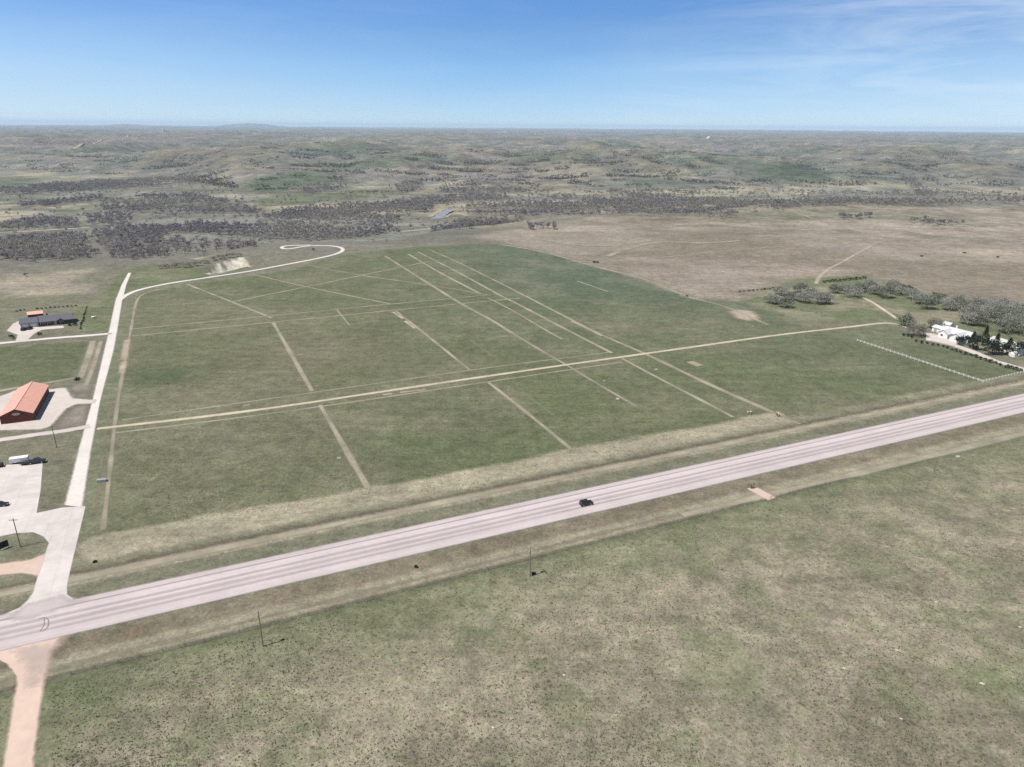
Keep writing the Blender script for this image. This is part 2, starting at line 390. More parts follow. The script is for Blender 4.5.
VERGE = [at(*p) for p in [(84, 560), (103, 532), (112, 430), (131, 330), (138, 299), (130, 297), (112, 345), (96, 430), (82, 510), (74, 560)]]
PLOTA = [at(*p) for p in [(113, 433), (107, 534), (369, 488), (321, 404)]]
PLOTB = [at(*p) for p in [(324, 404), (372, 487), (570, 449), (488, 383)]]
BANK = [at(*p) for p in [(200, 271), (220, 262), (243, 256), (251, 260.5), (238, 268.5), (208, 274)]]
BANK2 = [at(*p) for p in [(190, 257), (206, 250), (220, 247), (214, 253), (196, 259)]]
OLIVEG = [at(*p) for p in [(740, 300), (790, 280), (860, 276), (930, 300), (1040, 330), (1040, 362), (960, 345), (900, 322), (800, 318)]]
BANDN = [at(*p) for p in [(70, 548), (107, 534), (360, 490), (560, 452), (780, 412), (800, 425), (560, 478), (360, 514), (100, 560), (80, 566)]]

WOODS = [([(-30, 243), (0, 241), (40, 238), (88, 234), (91, 258), (60, 263), (30, 263), (0, 260), (-30, 262)], 1.0),
         ([(-30, 231), (0, 227), (30, 220), (42, 218), (80, 221), (82, 228), (30, 230), (0, 232)], .9), ([(85, 216), (130, 213), (128, 227), (90, 227)], .6),
         ([(96, 233), (130, 228), (180, 226), (200, 224), (256, 221), (256, 247), (240, 248), (215, 249), (190, 256), (160, 259), (125, 259), (100, 253)], 1.15),
         ([(100, 201), (150, 196), (200, 196), (230, 203), (256, 210), (256, 218), (180, 221), (130, 212), (100, 211)], .7),
         ([(-30, 192), (0, 189), (60, 184), (130, 181), (196, 177), (198, 183), (150, 187), (60, 193), (-30, 196)], 1.0), ([(20, 204), (100, 197), (100, 202), (50, 207), (20, 208)], .8),
         ([(256, 219), (300, 209), (330, 207), (384, 204), (430, 204), (432, 212), (402, 215), (398, 226), (384, 233), (350, 239), (310, 241), (270, 243), (256, 244)], 1.2),
         ([(430, 230), (455, 223), (512, 217), (522, 221), (490, 227), (440, 231)], 1.0),
         ([(462, 208), (512, 203), (560, 197), (640, 195), (700, 200), (760, 203), (850, 199), (850, 206), (800, 208), (760, 213), (700, 215), (640, 213), (560, 215), (512, 215), (470, 215)], .85),
         ([(384, 204), (430, 198), (500, 194), (512, 201), (450, 204), (384, 207)], .8), ([(440, 186), (500, 179), (530, 184), (520, 194), (480, 195), (440, 193)], .5),
         ([(850, 199), (930, 202), (1060, 201), (1060, 208), (940, 207), (850, 206)], .55), ([(384, 188), (420, 180), (424, 188), (400, 194)], .35), ([(300, 188), (345, 180), (350, 188), (310, 196)], .35),
         ([(895, 172), (910, 172), (935, 196), (922, 197)], .6), ([(700, 216), (735, 214.5), (738, 217.5), (712, 219.5)], 1.0), ([(527, 227), (556, 226.5), (558, 229.5), (530, 230)], 1.0),
         ([(822, 218), (868, 217), (870, 219.5), (826, 220)], .9), ([(906, 221), (960, 225), (958, 227.5), (908, 225)], .9)]
WOODS += [([(-40, 185), (200, 178), (250, 195), (384, 196), (520, 196), (520, 206), (430, 232), (350, 240), (256, 246), (160, 258), (100, 255), (-40, 262)], .05), ([(520, 190), (1060, 192), (1060, 208), (850, 208), (760, 214), (600, 216), (520, 220)], .12)]
WOODW = [(np.array([hit(a, b) for a, b in P]), dn) for P, dn in WOODS]
FARP = [([hit(*p) for p in P_], np.array(col_), k_, so_) for P_, col_, k_, so_ in [
    ([(240, 184), (262, 176), (300, 171), (348, 175), (330, 182), (290, 188), (262, 193)], (.066, .082, .054), .85, 60),
    ([(256, 199), (300, 194), (384, 190), (430, 188), (384, 195), (310, 204), (256, 207)], (.088, .098, .062), .85, 30),
    ([(300, 165), (360, 160), (430, 158), (400, 166), (340, 171)], (.070, .086, .058), .8, 90), ([(480, 152), (560, 150), (600, 158), (540, 163)], (.074, .086, .060), .7, 90),
    ([(752, 178), (762, 164), (785, 158), (815, 168), (830, 180), (800, 183)], (.050, .062, .042), .85, 60),
    ([(0, 186), (40, 183), (50, 178), (0, 176), (-30, 178)], (.082, .092, .066), .8, 50), ([(0, 203), (50, 197), (55, 202), (0, 205), (-30, 205)], (.082, .092, .064), .85, 20),
    ([(50, 212), (100, 202), (98, 207), (60, 215)], (.090, .096, .066), .8, 20), ([(850, 150), (1024, 152), (1024, 165), (900, 162)], (.110, .104, .088), .6, 120),
    ([(0, 140), (160, 134), (330, 136), (160, 146), (0, 150)], (.128, .108, .104), .6, 200)]]

def mixc(c, k, col): return c + (col - c) * k[:, None]

def ground_colour(x, y, z):
    n = len(x); d = np.hypot(x, y); az = np.arctan2(x, y)
    w1 = fbm(x, y, 28, 4, 101); w2 = fbm(x, y, 9, 3, 102); w3 = fbm(x, y, 75, 4, 103); w4 = fbm(x, y, 300, 4, 104)
    wx = x + 7 * (w1 - .5); wy = y + 7 * (fbm(x, y, 28, 4, 111) - .5)
    s = hw_s(x, y) + .8 * (w2 - .5); tt = hw_t(x, y)
    c = np.tile(C['olive'], (n, 1)); rg = np.full(n, .5)
    # far country by default
    far = sst(650, 900, d)
    c = mixc(c, far, C['far'])
    c = mixc(c, far * sst(.44, .62, fbm(x, y, 700, 5, 120)) * .9, C['fargreen'])
    c = mixc(c, far * sst(.5, .68, fbm(x, y, 520, 5, 131)) * .8, C['farpink'])
    c = mixc(c, far * sst(.56, .70, fbm(x, y * .8, 150, 4, 133)) * .55, C['pale'] * .85)
    c = mixc(c, far * sst(.53, .66, fbm(x * .7, y, 200, 4, 137)) * .4, C['brown'] * .8)
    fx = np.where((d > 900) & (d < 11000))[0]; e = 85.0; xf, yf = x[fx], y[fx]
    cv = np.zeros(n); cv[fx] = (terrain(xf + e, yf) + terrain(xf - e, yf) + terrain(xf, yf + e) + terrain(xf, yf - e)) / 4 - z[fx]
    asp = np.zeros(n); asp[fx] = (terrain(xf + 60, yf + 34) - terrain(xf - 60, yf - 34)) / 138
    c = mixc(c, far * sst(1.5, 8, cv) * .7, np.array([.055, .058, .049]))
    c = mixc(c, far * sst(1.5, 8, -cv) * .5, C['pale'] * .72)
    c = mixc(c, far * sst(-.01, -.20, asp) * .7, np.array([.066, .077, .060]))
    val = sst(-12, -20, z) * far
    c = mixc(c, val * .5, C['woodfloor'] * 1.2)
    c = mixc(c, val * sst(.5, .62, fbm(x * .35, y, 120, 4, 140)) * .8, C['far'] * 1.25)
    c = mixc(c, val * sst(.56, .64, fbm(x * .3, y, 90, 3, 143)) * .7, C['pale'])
    def poly(P, col, k=1.0, soft=6.0):
        nonlocal c
        P = np.array(P); lo = P.min(0) - 40; hi = P.max(0) + 40
        ix = np.where((x > lo[0]) & (x < hi[0]) & (y > lo[1]) & (y < hi[1]))[0]
        m = np.zeros(n)
        if len(ix):
            q = sst(-soft / 2, soft / 2, psd(P, wx[ix], wy[ix])); m[ix] = q
            kk = q * (k[ix] if isinstance(k, np.ndarray) else k)
            c[ix] = c[ix] + (col - c[ix]) * kk[:, None]
        return m
    for P_, col_, k_, so_ in FARP: poly(P_, col_, k_, so_)
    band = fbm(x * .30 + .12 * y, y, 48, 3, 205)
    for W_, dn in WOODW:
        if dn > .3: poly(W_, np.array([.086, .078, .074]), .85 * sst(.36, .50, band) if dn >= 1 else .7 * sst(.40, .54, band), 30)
    near = d < 900
    # pinkish dry prairie
    m = poly(PINKP, C['pink'], .95, 26)
    c = mixc(c, m * sst(.48, .62, fbm(x * .4 + y * .2, y, 60, 4, 150)) * .6, np.array([.235, .195, .165]))
    c = mixc(c, m * sst(.5, .66, w3) * .35, C['olive'] * 1.12); c = mixc(c, m * sst(.46, .60, fbm(x * .6, y, 130, 4, 155)) * .6, C['brown'] * 1.15)
    c = mixc(c, m * sst(.52, .7, fbm(x, y, 45, 4, 151)) * .35, C['brown'])
    m = poly(TOPG, C['olive'] * 1.02, .75 * sst(.40, .58, fbm(x * .5, y, 90, 4, 157)), 30)
    m = poly(SLOPEL, C['pink'] * 1.06, .85 * sst(.36, .56, fbm(x * .7, y, 30, 4, 158)), 14)
    c = mixc(c, m * sst(.45, .6, w1) * .6, C['pale'])
    # field
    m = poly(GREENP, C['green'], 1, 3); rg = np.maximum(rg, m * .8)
    poly(PLOTA, C['green'] * np.array([.84, .88, .84]), .75, 3); poly(PLOTB, C['green'] * np.array([.86, .90, .88]), .6, 3)
    poly(VERGE, C['olive'] * np.array([.92, 1.0, .88]), .75, 3)
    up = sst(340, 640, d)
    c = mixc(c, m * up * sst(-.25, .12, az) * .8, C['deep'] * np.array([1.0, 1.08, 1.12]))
    c = mixc(c, m * sst(.42, .72, w3) * .34 * (1 - .5 * up), C['tan'] * .84)
    c = mixc(c, m * sst(.50, .72, w1) * .28, C['tan'] * .9)
    tan2 = np.exp(-(((x + 115) / 75) ** 2 + ((y - 372) / 45) ** 2)); c = mixc(c, m * tan2 * .4, C['brown'] * 1.15)
    gb_ = at(165, 377); bush = np.exp(-(((x - gb_[0]) / 15) ** 2 + ((y - gb_[1]) / 15) ** 2)); c = mixc(c, m * bush * .95 * sst(.30, .55, w2), np.array([.052, .064, .040]))
    for Pq, kq in ((LEFTF, C['green'] * .97), (LEFTL, C['olive'] * .88), (LEFTU, C['green'] * 1.12)):
        mq = poly(Pq, kq, 1, 4); c = mixc(c, mq * sst(.5, .7, w1) * .3, C['tan'])
    mq = poly(OLIVEG, C['green'] * 1.12, .9, 12); c = mixc(c, mq * sst(.45, .62, fbm(x, y, 34, 3, 160)) * .7, C['tan'] * 1.05)
    poly(BANK, C['chalk'], .97 * sst(.22, .34, fbm(x, y, 7, 3, 190)), 2); poly(BANK2, C['pale'] * 1.2, .9, 6)
    # verge bands north of the highway
    vb = (s > 6) & (s < 75) & (d < 900); ends = sst(-250, -240, tt)
    prof_s = [6, 14, 16.5, 17.5, 21.5, 22.5, 23.5, 25, 27, 31]
    prof_c = [C['olive'], C['olive'] * .92, C['olive'], C['straw'] * .95, C['straw'], C['brown'] * .85, C['brown'] * .8, C['olive'], C['olive'] * 1.1, C['tan']]
    pc = np.stack([np.interp(s, prof_s, [q[i] for q in prof_c]) for i in range(3)], 1)
    kv = (sst(5, 7, s) * (1 - sst(29, 32, s)) * (tt > -215) * near)
    c = mixc(c, kv * .95, pc)
    m = poly(BANDN, C['straw'] * 1.12, .95 * sst(24, 31, s), 3); c = mixc(c, m * sst(28, 31, s) * sst(.52, .66, fbm(tt * .2, s, 5, 3, 171)) * .4, C['olive'] * 1.1)
    # south of the highway
    sc_ = -s
    kS = sst(6, 9, sc_) * (d < 900)
    soil = mixc(np.tile(C['tan'] * .98, (n, 1)), sst(.40, .80, w3) * .4, C['olive'])
    soil = mixc(soil, sst(.48, .72, w1) * .40, C['olive'] * .82)
    soil = mixc(soil, sst(.50, .66, fbm(x, y, 15, 5, 181)) * .6, C['straw'] * 1.02)
    soil = mixc(soil, sst(.5, .72, fbm(x, y, 9, 4, 183)) * .5, C['olive'] * .86); soil = mixc(soil, sst(.54, .68, fbm(x, y, 11, 4, 187)) * .45, C['green'] * 1.25)
    gz = (1 - sst(26, 55, sc_ + 18 * (w1 - .5))); soil = mixc(soil, gz * .55, C['green'] * 1.15)
    gz2 = (1 - sst(0, 90, tt + 260)) ; soil = mixc(soil, np.clip(gz2, 0, 1) * .75 * sst(.25, .6, w1), np.array([.096, .104, .060]))
    gl = at(82, 680); soil = mixc(soil, np.exp(-(((x - gl[0]) / 12) ** 2 + ((y - gl[1]) / 9) ** 2)) * .6, np.array([.070, .085, .046])); gq = at(990, 680); gp = np.exp(-(((x - gq[0]) / 9) ** 2 + ((y - gq[1]) / 7) ** 2) + 1.2 * (w2 - .5)); soil = mixc(soil, gp * .7, C['green'] * 1.15)
    pv = [6, 8, 13.5, 15.5, 20, 21.2, 22, 23.2, 27]
    pcs = [C['brown'] * 1.3, C['brown'] * 1.15, C['brown'] * 1.2, C['straw'] * .95, C['straw'] * .9, C['olive'] * .7, C['olive'] * .75, C['green'], C['green']]
    pc = np.stack([np.interp(sc_, pv, [q[i] for q in pcs]) for i in range(3)], 1)
    soil = mixc(soil, (1 - sst(22, 27, sc_)) * .9, pc)
    c = mixc(c, kS, soil); rg = rg * (1 - kS) + kS * sst(20, 27, sc_)
    rg = rg * (1 - sst(420, 700, d))
    return np.clip(c, .02, .8), rg

def build_ground():
    ys = np.arange(1000, 160, -1.35)
    drow = np.array([math.hypot(*at(512, q)) for q in ys])
    D = np.concatenate([[0.5, 15, 30, 45], drow[drow > 55], np.geomspace(drow[-1] * 1.012, 31000, 160)])
    fine = np.linspace(math.radians(-46), math.radians(46), 940)
    A = np.concatenate([fine, np.linspace(math.radians(46), math.radians(314), 92)[1:-1]])
    nd, na = len(D), len(A)
    aa, dd = np.meshgrid(A, D)
    x = (dd * np.sin(aa)).ravel(); y = (dd * np.cos(aa)).ravel(); z = terrain(x, y)
    i, j = np.meshgrid(np.arange(nd - 1), np.arange(na), indexing='ij'); j2 = (j + 1) % na
    q = np.stack([i * na + j, (i + 1) * na + j, (i + 1) * na + j2, i * na + j2], -1)[..., ::-1].reshape(-1)
    me = raw_mesh('ground', np.stack([x, y, z], 1), nper=4, loops=q, mats=[M['ground']], smooth=True)
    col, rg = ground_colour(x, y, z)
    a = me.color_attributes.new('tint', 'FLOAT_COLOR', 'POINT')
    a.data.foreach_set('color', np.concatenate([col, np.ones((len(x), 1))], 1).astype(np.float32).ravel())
    q_ = me.attributes.new('far_land', 'FLOAT', 'POINT'); q_.data.foreach_set('value', sst(700, 1200, np.hypot(x, y)).astype(np.float32))
    b = me.attributes.new('rough_grass', 'FLOAT', 'POINT'); b.data.foreach_set('value', rg.astype(np.float32))
    structure(link('ground', me))
build_ground()

# ------------------------------------------------------------------ ribbons and patches on the ground
LAY = [0]
def resample(P, step):
    P = np.asarray(P, float); out = [P[0]]
    for a, b in zip(P[:-1], P[1:]):
        n = max(1, int(np.hypot(*(b - a)) / step))
        out += [a + (b - a) * k / n for k in range(1, n + 1)]
    return np.array(out)

def smooth_line(P, it=2):
    P = np.asarray(P, float)
    for _ in range(it):
        Q = [P[0]]
        for a, b in zip(P[:-1], P[1:]): Q += [a * .75 + b * .25, a * .25 + b * .75]
        P = np.array(Q + [P[-1]])
    return P

def ribbon(name, pts, width, mat, lift=.02, world=False, smooth=True, wobble=0.0, proj=at):
    P = np.array(pts, float) if world else np.array([proj(*p) for p in pts])
    if smooth and len(P) > 2: P = smooth_line(P)
    P = resample(P, 3.0)
    T = np.gradient(P, axis=0); T /= np.linalg.norm(T, axis=1)[:, None] + 1e-9
    Nn = np.stack([-T[:, 1], T[:, 0]], 1)
    w = width / 2 * (1 + wobble * (vnoise(np.arange(len(P)) * .21 + LAY[0], np.zeros(len(P)), 5) - .5)) if not callable(width) else width(np.linspace(0, 1, len(P))) / 2
    LAY[0] += 1
    return sheet_lr(name, P + Nn * np.reshape(w, (-1, 1)), P - Nn * np.reshape(w, (-1, 1)), mat, lift)

def sheet_lr(name, Lf, Rt, mat, lift, nx=6):
    lift = lift + .0008 * (LAY[0] % 5)
    n = len(Lf); k = np.linspace(0, 1, nx + 1)
    V = Lf[:, None, :] * (1 - k)[None, :, None] + Rt[:, None, :] * k[None, :, None]
    x = V[..., 0].ravel(); y = V[..., 1].ravel(); z = terrain(x, y) + lift + .00006 * np.hypot(x, y)
    i, j = np.meshgrid(np.arange(n - 1), np.arange(nx), indexing='ij'); s = nx + 1
    q = np.stack([i * s + j, (i + 1) * s + j, (i + 1) * s + j + 1, i * s + j + 1], -1).reshape(-1)
    me = raw_mesh(name, np.stack([x, y, z], 1), nper=4, loops=q, mats=[mat])
    a = me.attributes.new('cross', 'FLOAT', 'POINT'); a.data.foreach_set('value', np.tile(k * 2 - 1, n).astype(np.float32))
    return structure(link(name, me))

def edges(name, left, right, mat, lift=.03, step=3.0, proj=at, nx=6):
    Lp = np.array([proj(*p) for p in left]); Rp = np.array([proj(*p) for p in right])
    def rs(P, n):
        dd = np.concatenate([[0], np.cumsum(np.hypot(*np.diff(P, axis=0).T))]); t = np.linspace(0, dd[-1], n)
        return np.stack([np.interp(t, dd, P[:, 0]), np.interp(t, dd, P[:, 1])], 1)
    n = max(8, int(np.hypot(*np.diff(Lp, axis=0).T).sum() / step)); LAY[0] += 1
    return sheet_lr(name, rs(Lp, n), rs(Rp, n), mat, lift, nx)

def patch(name, pts, mat, lift=.025, proj=at, soft=2.5, step=2.0):
    """irregular area as a fine grid clipped to its outline; 'cross' reaches 1 at the rim"""
    P = np.array([proj(*p) for p in pts]); lo = P.min(0); hi = P.max(0)
    nx = int((hi[0] - lo[0]) / step) + 2; ny = int((hi[1] - lo[1]) / step) + 2
    X, Y = np.meshgrid(np.linspace(lo[0], hi[0], nx), np.linspace(lo[1], hi[1], ny))
    x = X.ravel(); y = Y.ravel(); sd = psd(P, x, y)
    i, j = np.meshgrid(np.arange(ny - 1), np.arange(nx - 1), indexing='ij')
    q = np.stack([i * nx + j, i * nx + j + 1, (i + 1) * nx + j + 1, (i + 1) * nx + j], -1).reshape(-1, 4)
    q = q[(sd[q] > -.01).any(1)]
    used = np.unique(q); mp = np.full(len(x), -1); mp[used] = np.arange(len(used)); LAY[0] += 1
    z = terrain(x, y) + lift + .0008 * (LAY[0] % 5) + .00006 * np.hypot(x, y)
    me = raw_mesh(name, np.stack([x, y, z], 1)[used], nper=4, loops=mp[q].reshape(-1), mats=[mat])
    a = me.attributes.new('cross', 'FLOAT', 'POINT'); a.data.foreach_set('value', np.clip(1.0 - sd / soft, 0, 2)[used].astype(np.float32))
    return structure(link(name, me))

# highway: straight, parallel lanes
up0, lo0 = at(400, 531.5), at(400, 561)
sU = hw_s(*at(546.5, 496.5)); sL = hw_s(*at(546.5, 524.5))
def hwp(t, s): return _h0 + HW_DIR * t + HW_N * s
ts = np.arange(-420, 640, 4.0)
hU = np.array([hwp(t, sU) for t in ts]); hL = np.array([hwp(t, sL) for t in ts])
sheet_lr('highway', hU, hL, M['asphalt'], .06, 24)

R = [(52, 535, 78, 540), (47, 546, 76, 549), (41, 566, 71.5, 568), (36, 580, 68.5, 582), (33, 591, 67, 592), (29, 598, 68.5, 596.5), (20, 607, 76, 599.5), (5, 613.5, 88, 601), (-12, 621, 110, 599)]
edges('side_road', [(128, 273), (121, 285), (115, 300), (108.5, 330), (103.6, 350), (92, 400), (77.5, 450), (70, 480), (63, 505)],
      [(131.5, 273), (126.5, 285), (122.8, 300), (118, 330), (114.5, 350), (101, 400), (92, 450), (87.5, 480), (83.5, 507)], M['gravel_white'], .03)
edges('side_road', [(a, b) for a, b, _, _ in R], [(c, d) for _, _, c, d in R], M['concrete'], .04)
patch('concrete_apron', [(-40, 471), (2, 465), (43, 463), (41, 490), (37, 513), (62, 507.5), (86, 506), (75.5, 550), (50, 545), (43, 536.5), (33, 532.5), (15, 533.5), (0, 536.5), (-40, 545)], M['concrete'], .034, soft=2.2, step=1.0)
edges('dirt_road', [(-45, 640), (-14, 655), (4, 662.5), (16.6, 677), (12.7, 695), (2, 761), (-10, 830)], [(74, 634), (56, 653), (47.5, 681), (42, 707), (35, 767), (28, 830)], M['dirt'], .03)
edges('driveway', [(-30, 567), (0, 563), (30, 559), (45, 552), (52, 548)], [(-30, 580), (0, 576), (20, 574), (36, 576), (44, 582)], M['dirt'], .035)
ribbon('driveway', [(-40, 347), (0, 343.3), (50, 338.3), (85, 335.8), (112, 333.5)], 4.6, M['gravel_white'], .03)
patch('driveway', [(6, 331), (12, 324), (19.5, 320), (23, 326), (41, 327), (64, 325.5), (65, 328), (42, 330), (36, 333), (27, 341), (14, 343), (17, 335)], M['gravel_lot'], .035, soft=2, step=1.0)
patch('gravel_lot', [(-40, 402), (0, 396), (25, 386), (50, 389), (67, 387), (74, 398), (98, 399.5), (96, 404), (77, 404.5), (68, 408.5), (59, 418), (53, 426), (42, 430), (0, 431), (-40, 435)], M['gravel_lot'], .035, soft=3.5)
ribbon('driveway', [(-40, 446), (0, 440), (40, 434), (68, 430.5), (90, 426)], 5.0, M['gravel_lot'], .032)
ribbon('grass_path', [(-40, 398), (10, 389), (40, 384), (75, 378)], 4.0, M['track'], .02)
ribbon('grass_path', [(93, 341), (88, 358), (80, 378)], 4.5, M['track'], .02); ribbon('grass_path', [(101, 341), (94, 365), (86, 385)], 3.0, M['track'], .02)
patch('rough_ground', [(66, 388), (82, 380), (95, 383), (93, 399), (75, 399)], M['rough'], .012, soft=4)
patch('rough_ground', [(77, 405), (92, 404), (88, 427), (70, 431), (52, 431), (58, 419), (68, 409)], M['rough'], .012, soft=4)
patch('rough_ground', [(88, 341), (106, 339), (98, 383), (70, 386)], M['weedy'], .010, soft=5)
patch('rough_ground', [(0, 433), (40, 431), (52, 431), (40, 435), (0, 440), (-30, 442)], M['weedy'], .010, soft=4)
ribbon('loop_road', [(119, 300), (127, 294), (140, 289), (170, 283), (200, 279), (250, 271), (300, 262), (325, 257), (338, 253.5), (344, 250), (340, 246.8), (325, 245.3), (305, 246), (290, 249), (282, 248.6), (281.5, 246.6), (290, 245.4), (310, 245.2)], 4.6, M['gravel_white'], .03)
ribbon('grass_path', [(205, 278), (225, 272), (250, 265), (262, 259)], 3, M['track'], .02)
# centre dirt road and the mown strips of the field
ribbon('field_road', [(97, 428.8), (108, 427.6), (250, 411.5), (400, 389), (500, 374.3), (600, 360), (700, 346), (780, 334.5), (853, 326.6), (882, 322.7), (896, 323.5), (908, 328)], 3.4, M['dirt_pale'], .03, wobble=.3)
TR = [('f', 1.9, [(122, 420), (250, 401.5), (380, 383), (500, 366), (612, 352)]), ('f', 2.0, [(115, 433), (250, 416.5), (360, 401), (480, 383), (622, 362)]),
      ('t', 3.0, [(187, 284), (232, 302), (272, 318)]), ('t', 3.4, [(273, 322), (312, 391)]), ('t', 3.4, [(320, 405), (368, 488)]),
      ('t', 2.6, [(396, 311), (434, 341), (471, 371)]), ('t', 2.6, [(488, 382), (530, 415), (571, 449)]),
      ('t', 3.4, [(385, 256), (431, 285), (461, 304), (491, 319.5), (512, 333)]), ('f', 2.6, [(512, 333), (547, 354), (571, 367.5), (594, 382), (636, 406)]),
      ('t', 3.2, [(408, 254), (440, 273), (481, 294)]), ('f', 2.6, [(488, 298), (512, 310), (547, 331), (562, 339)]),
      ('t', 3.0, [(418, 252), (456, 271), (501, 296), (512, 301), (567, 330), (612, 353)]), ('t', 2.8, [(622, 358.5), (662, 380), (702, 400.5), (733, 417)]),
      ('f', 2.6, [(430, 250), (456, 261), (512, 289)]), ('t', 2.8, [(500, 283), (572, 320), (599, 334), (647, 354.5)]), ('t', 3.8, [(647, 354.5), (710, 385), (772, 412)]), ('f', 2.0, [(772, 412), (800, 424)]),
      ('f', 2.2, [(132, 329), (275, 315.5), (391, 304), (488, 295)]), ('f', 2.4, [(132, 336), (275, 322), (396, 310), (520, 298)]),
      ('t', 2.3, [(232, 302), (256, 297), (306, 287), (363, 275), (431, 261)]), ('t', 2.3, [(252, 274), (306, 287), (391, 304)]),
      ('f', 2.2, [(307, 265), (363, 276), (431, 285), (488, 295)]), ('f', 1.8, [(337, 310), (350, 326)]),
      ('f', 2.3, [(160, 289), (146, 292), (136, 299), (131, 330), (122, 375), (115, 420), (110, 470), (103, 530)]), ('d', 1.6, [(112, 400), (104, 440), (96, 510)]),
      ('d', 2.4, [(470, 340), (500, 361)]), ('d', 2.0, [(655, 355), (672, 365)]), ('f', 2.2, [(345, 253), (420, 245.5), (480, 242.5)]), ('d', 2.2, [(608, 367), (640, 385)]), ('d', 1.6, [(520, 390), (560, 420)])]
for k_, w_, p_ in TR: ribbon('mown_track', p_, w_ * .95, {'t': M['track'], 'f': M['track_faint'], 'd': M['track_dim']}[k_], .02, wobble=.5)
for w_, p_ in ((3.2, [(393, 312), (403, 318.5)]), (3.2, [(405, 321), (415, 328.5)]), (2.0, [(577, 281), (608, 291.5)]), (2.2, [(571, 321), (602, 336)]), (5.0, [(127, 340), (124, 360)]), (4.6, [(124, 361.5), (121.5, 373)]),
               (1.8, [(383, 395), (392, 393.5)]), (2.0, [(400, 392.5), (426, 389.5)]), (7, [(690, 361.5), (700, 366)]), (2.0, [(243, 406), (250, 405)])):
    ribbon('bare_patch', p_, w_, M['bare'], .035, smooth=False)
patch('bare_patch', [(725, 311), (735, 308), (757, 311), (763, 319), (750, 322), (735, 319)], M['bare'], .03, soft=8)
# verge tracks and prairie trails
ribbon('verge_track', [hwp(-222, 19.5), hwp(-100, 19.8), hwp(60, 20.5), hwp(360, 19)], 3.6, M['track'], .02, world=True, wobble=.7)
ribbon('verge_track', [hwp(90, -19), hwp(160, -20), hwp(360, -22)], 4.0, M['track'], .02, world=True, wobble=.9)
ribbon('verge_track', [hwp(-225, -18), hwp(-90, -18.5), hwp(90, -18)], 2.4, M['track_dim'], .02, world=True, wobble=.9)
ribbon('prairie_trail', [(816, 284), (819, 277), (834, 267), (852, 257), (872, 246)], 4.5, M['bare'], .09)
ribbon('prairie_trail', [(560, 261), (600, 262), (680, 256), (762, 250), (830, 243), (900, 238)], 3.5, M['track_faint'], .09)
ribbon('prairie_trail', [(498, 244), (545, 252), (600, 268), (650, 280), (688, 297), (715, 303), (740, 312), (768, 325)], 4.0, M['track_faint'], .04, wobble=.6)
ribbon('prairie_trail', [(855, 294.5), (871, 301), (886, 311), (899, 320)], 3.4, M['dirt_pale'], .04)
for w_, p_ in ((9, [(607, 256), (630, 247), (660, 243), (700, 246), (740, 243)]), (8, [(545, 240), (570, 245), (612, 246)]), (5, [(790, 213), (812, 219), (835, 225), (870, 235), (900, 240)]), (4, [(872, 246), (885, 241.5), (905, 239), (935, 240)]), (5, [(905, 231), (950, 238), (1030, 236)]), (5, [(985, 224), (1030, 228)]), (4, [(495, 236), (512, 245)])):
    ribbon('prairie_trail', p_, w_, M['track_faint'], .22, wobble=.8)
ribbon('prairie_trail', [(830, 226), (770, 232), (700, 229), (620, 226)], 4.0, M['track_faint'], .09)
edges('driveway', [(926, 332), (940, 334), (953, 338), (957, 344), (979, 352), (997, 360), (1024, 367.5), (1060, 377)], [(926, 341), (936, 343), (953, 347), (960, 349.5), (975, 355), (995, 362.5), (1024, 371), (1060, 381)], M['gravel_lot'], .03)
patch('gravel_apron', [(0, 646), (10, 654), (22, 668), (20, 690), (43, 690), (47, 676), (53, 656), (62, 645), (40, 642), (20, 646)], M['apron_gravel'], .072, soft=6, step=1.2)
patch('concrete_apron', [(0, 622), (12, 613), (24, 603), (66, 593), (73, 597), (98, 598), (60, 611), (25, 622)], M['concrete_worn'], .072, soft=4.0, step=1.2)
# slab by the highway, worn bits of soil, tyre marks on the junction
ribbon('gravel_slab', [(751, 487.5), (772, 499)], 4.6, M['dirt'], .03, smooth=False)
ribbon('bare_patch', [(133, 627), (130, 640)], 1.3, strip_mat('orange_soil', (.24, .17, .115), .4, .5, .6, .1, .6), .03, smooth=False)
ribbon('bare_patch', [(141, 625), (140, 638)], 1.3, bpy.data.materials['orange_soil'], .03, smooth=False)
ribbon('tyre_mark', [(39, 619), (46, 617.5), (49, 621), (48, 628), (42, 632)], .35, M['mark'], .16)
ribbon('tyre_mark', [(44, 618), (44.5, 625), (40, 632)], .3, M['mark'], .16)
# far road over the hills, river
ribbon('far_road', [(70, 149), (95, 144), (125, 138), (140, 135.5)], 16, M['bare'], 1.5, proj=hit)
wm = simple('river_water', (.17, .18, .20), .5, .15, .05, .5)
def river(pts, w):
    P = smooth_line(np.array([hit(*p) for p in pts]), 2); T = np.gradient(P, axis=0); T /= np.linalg.norm(T, axis=1)[:, None]
    Nn = np.stack([-T[:, 1], T[:, 0]], 1); V = []
    for p, q in zip(P, Nn):
        for sgn in (-1, 1): V.append((*(p + q * w / 2 * sgn * (.6 + .8 * float(vnoise(np.array([p[0] / 9 + sgn]), np.array([p[1] / 9]), 3)[0]))), -20.0))
    Fq = [(2 * i, 2 * i + 2, 2 * i + 3, 2 * i + 1) for i in range(len(P) - 1)]
    zz = max(terrain(np.array([v[0] for v in V]), np.array([v[1] for v in V]))) + .05
    o = link('river', raw_mesh('river', [(a, b, zz) for a, b, _ in V], faces=Fq, mats=[wm])); structure(o)
river([(437, 218.5), (441, 215.5), (446, 213), (450, 210.5)], 16)
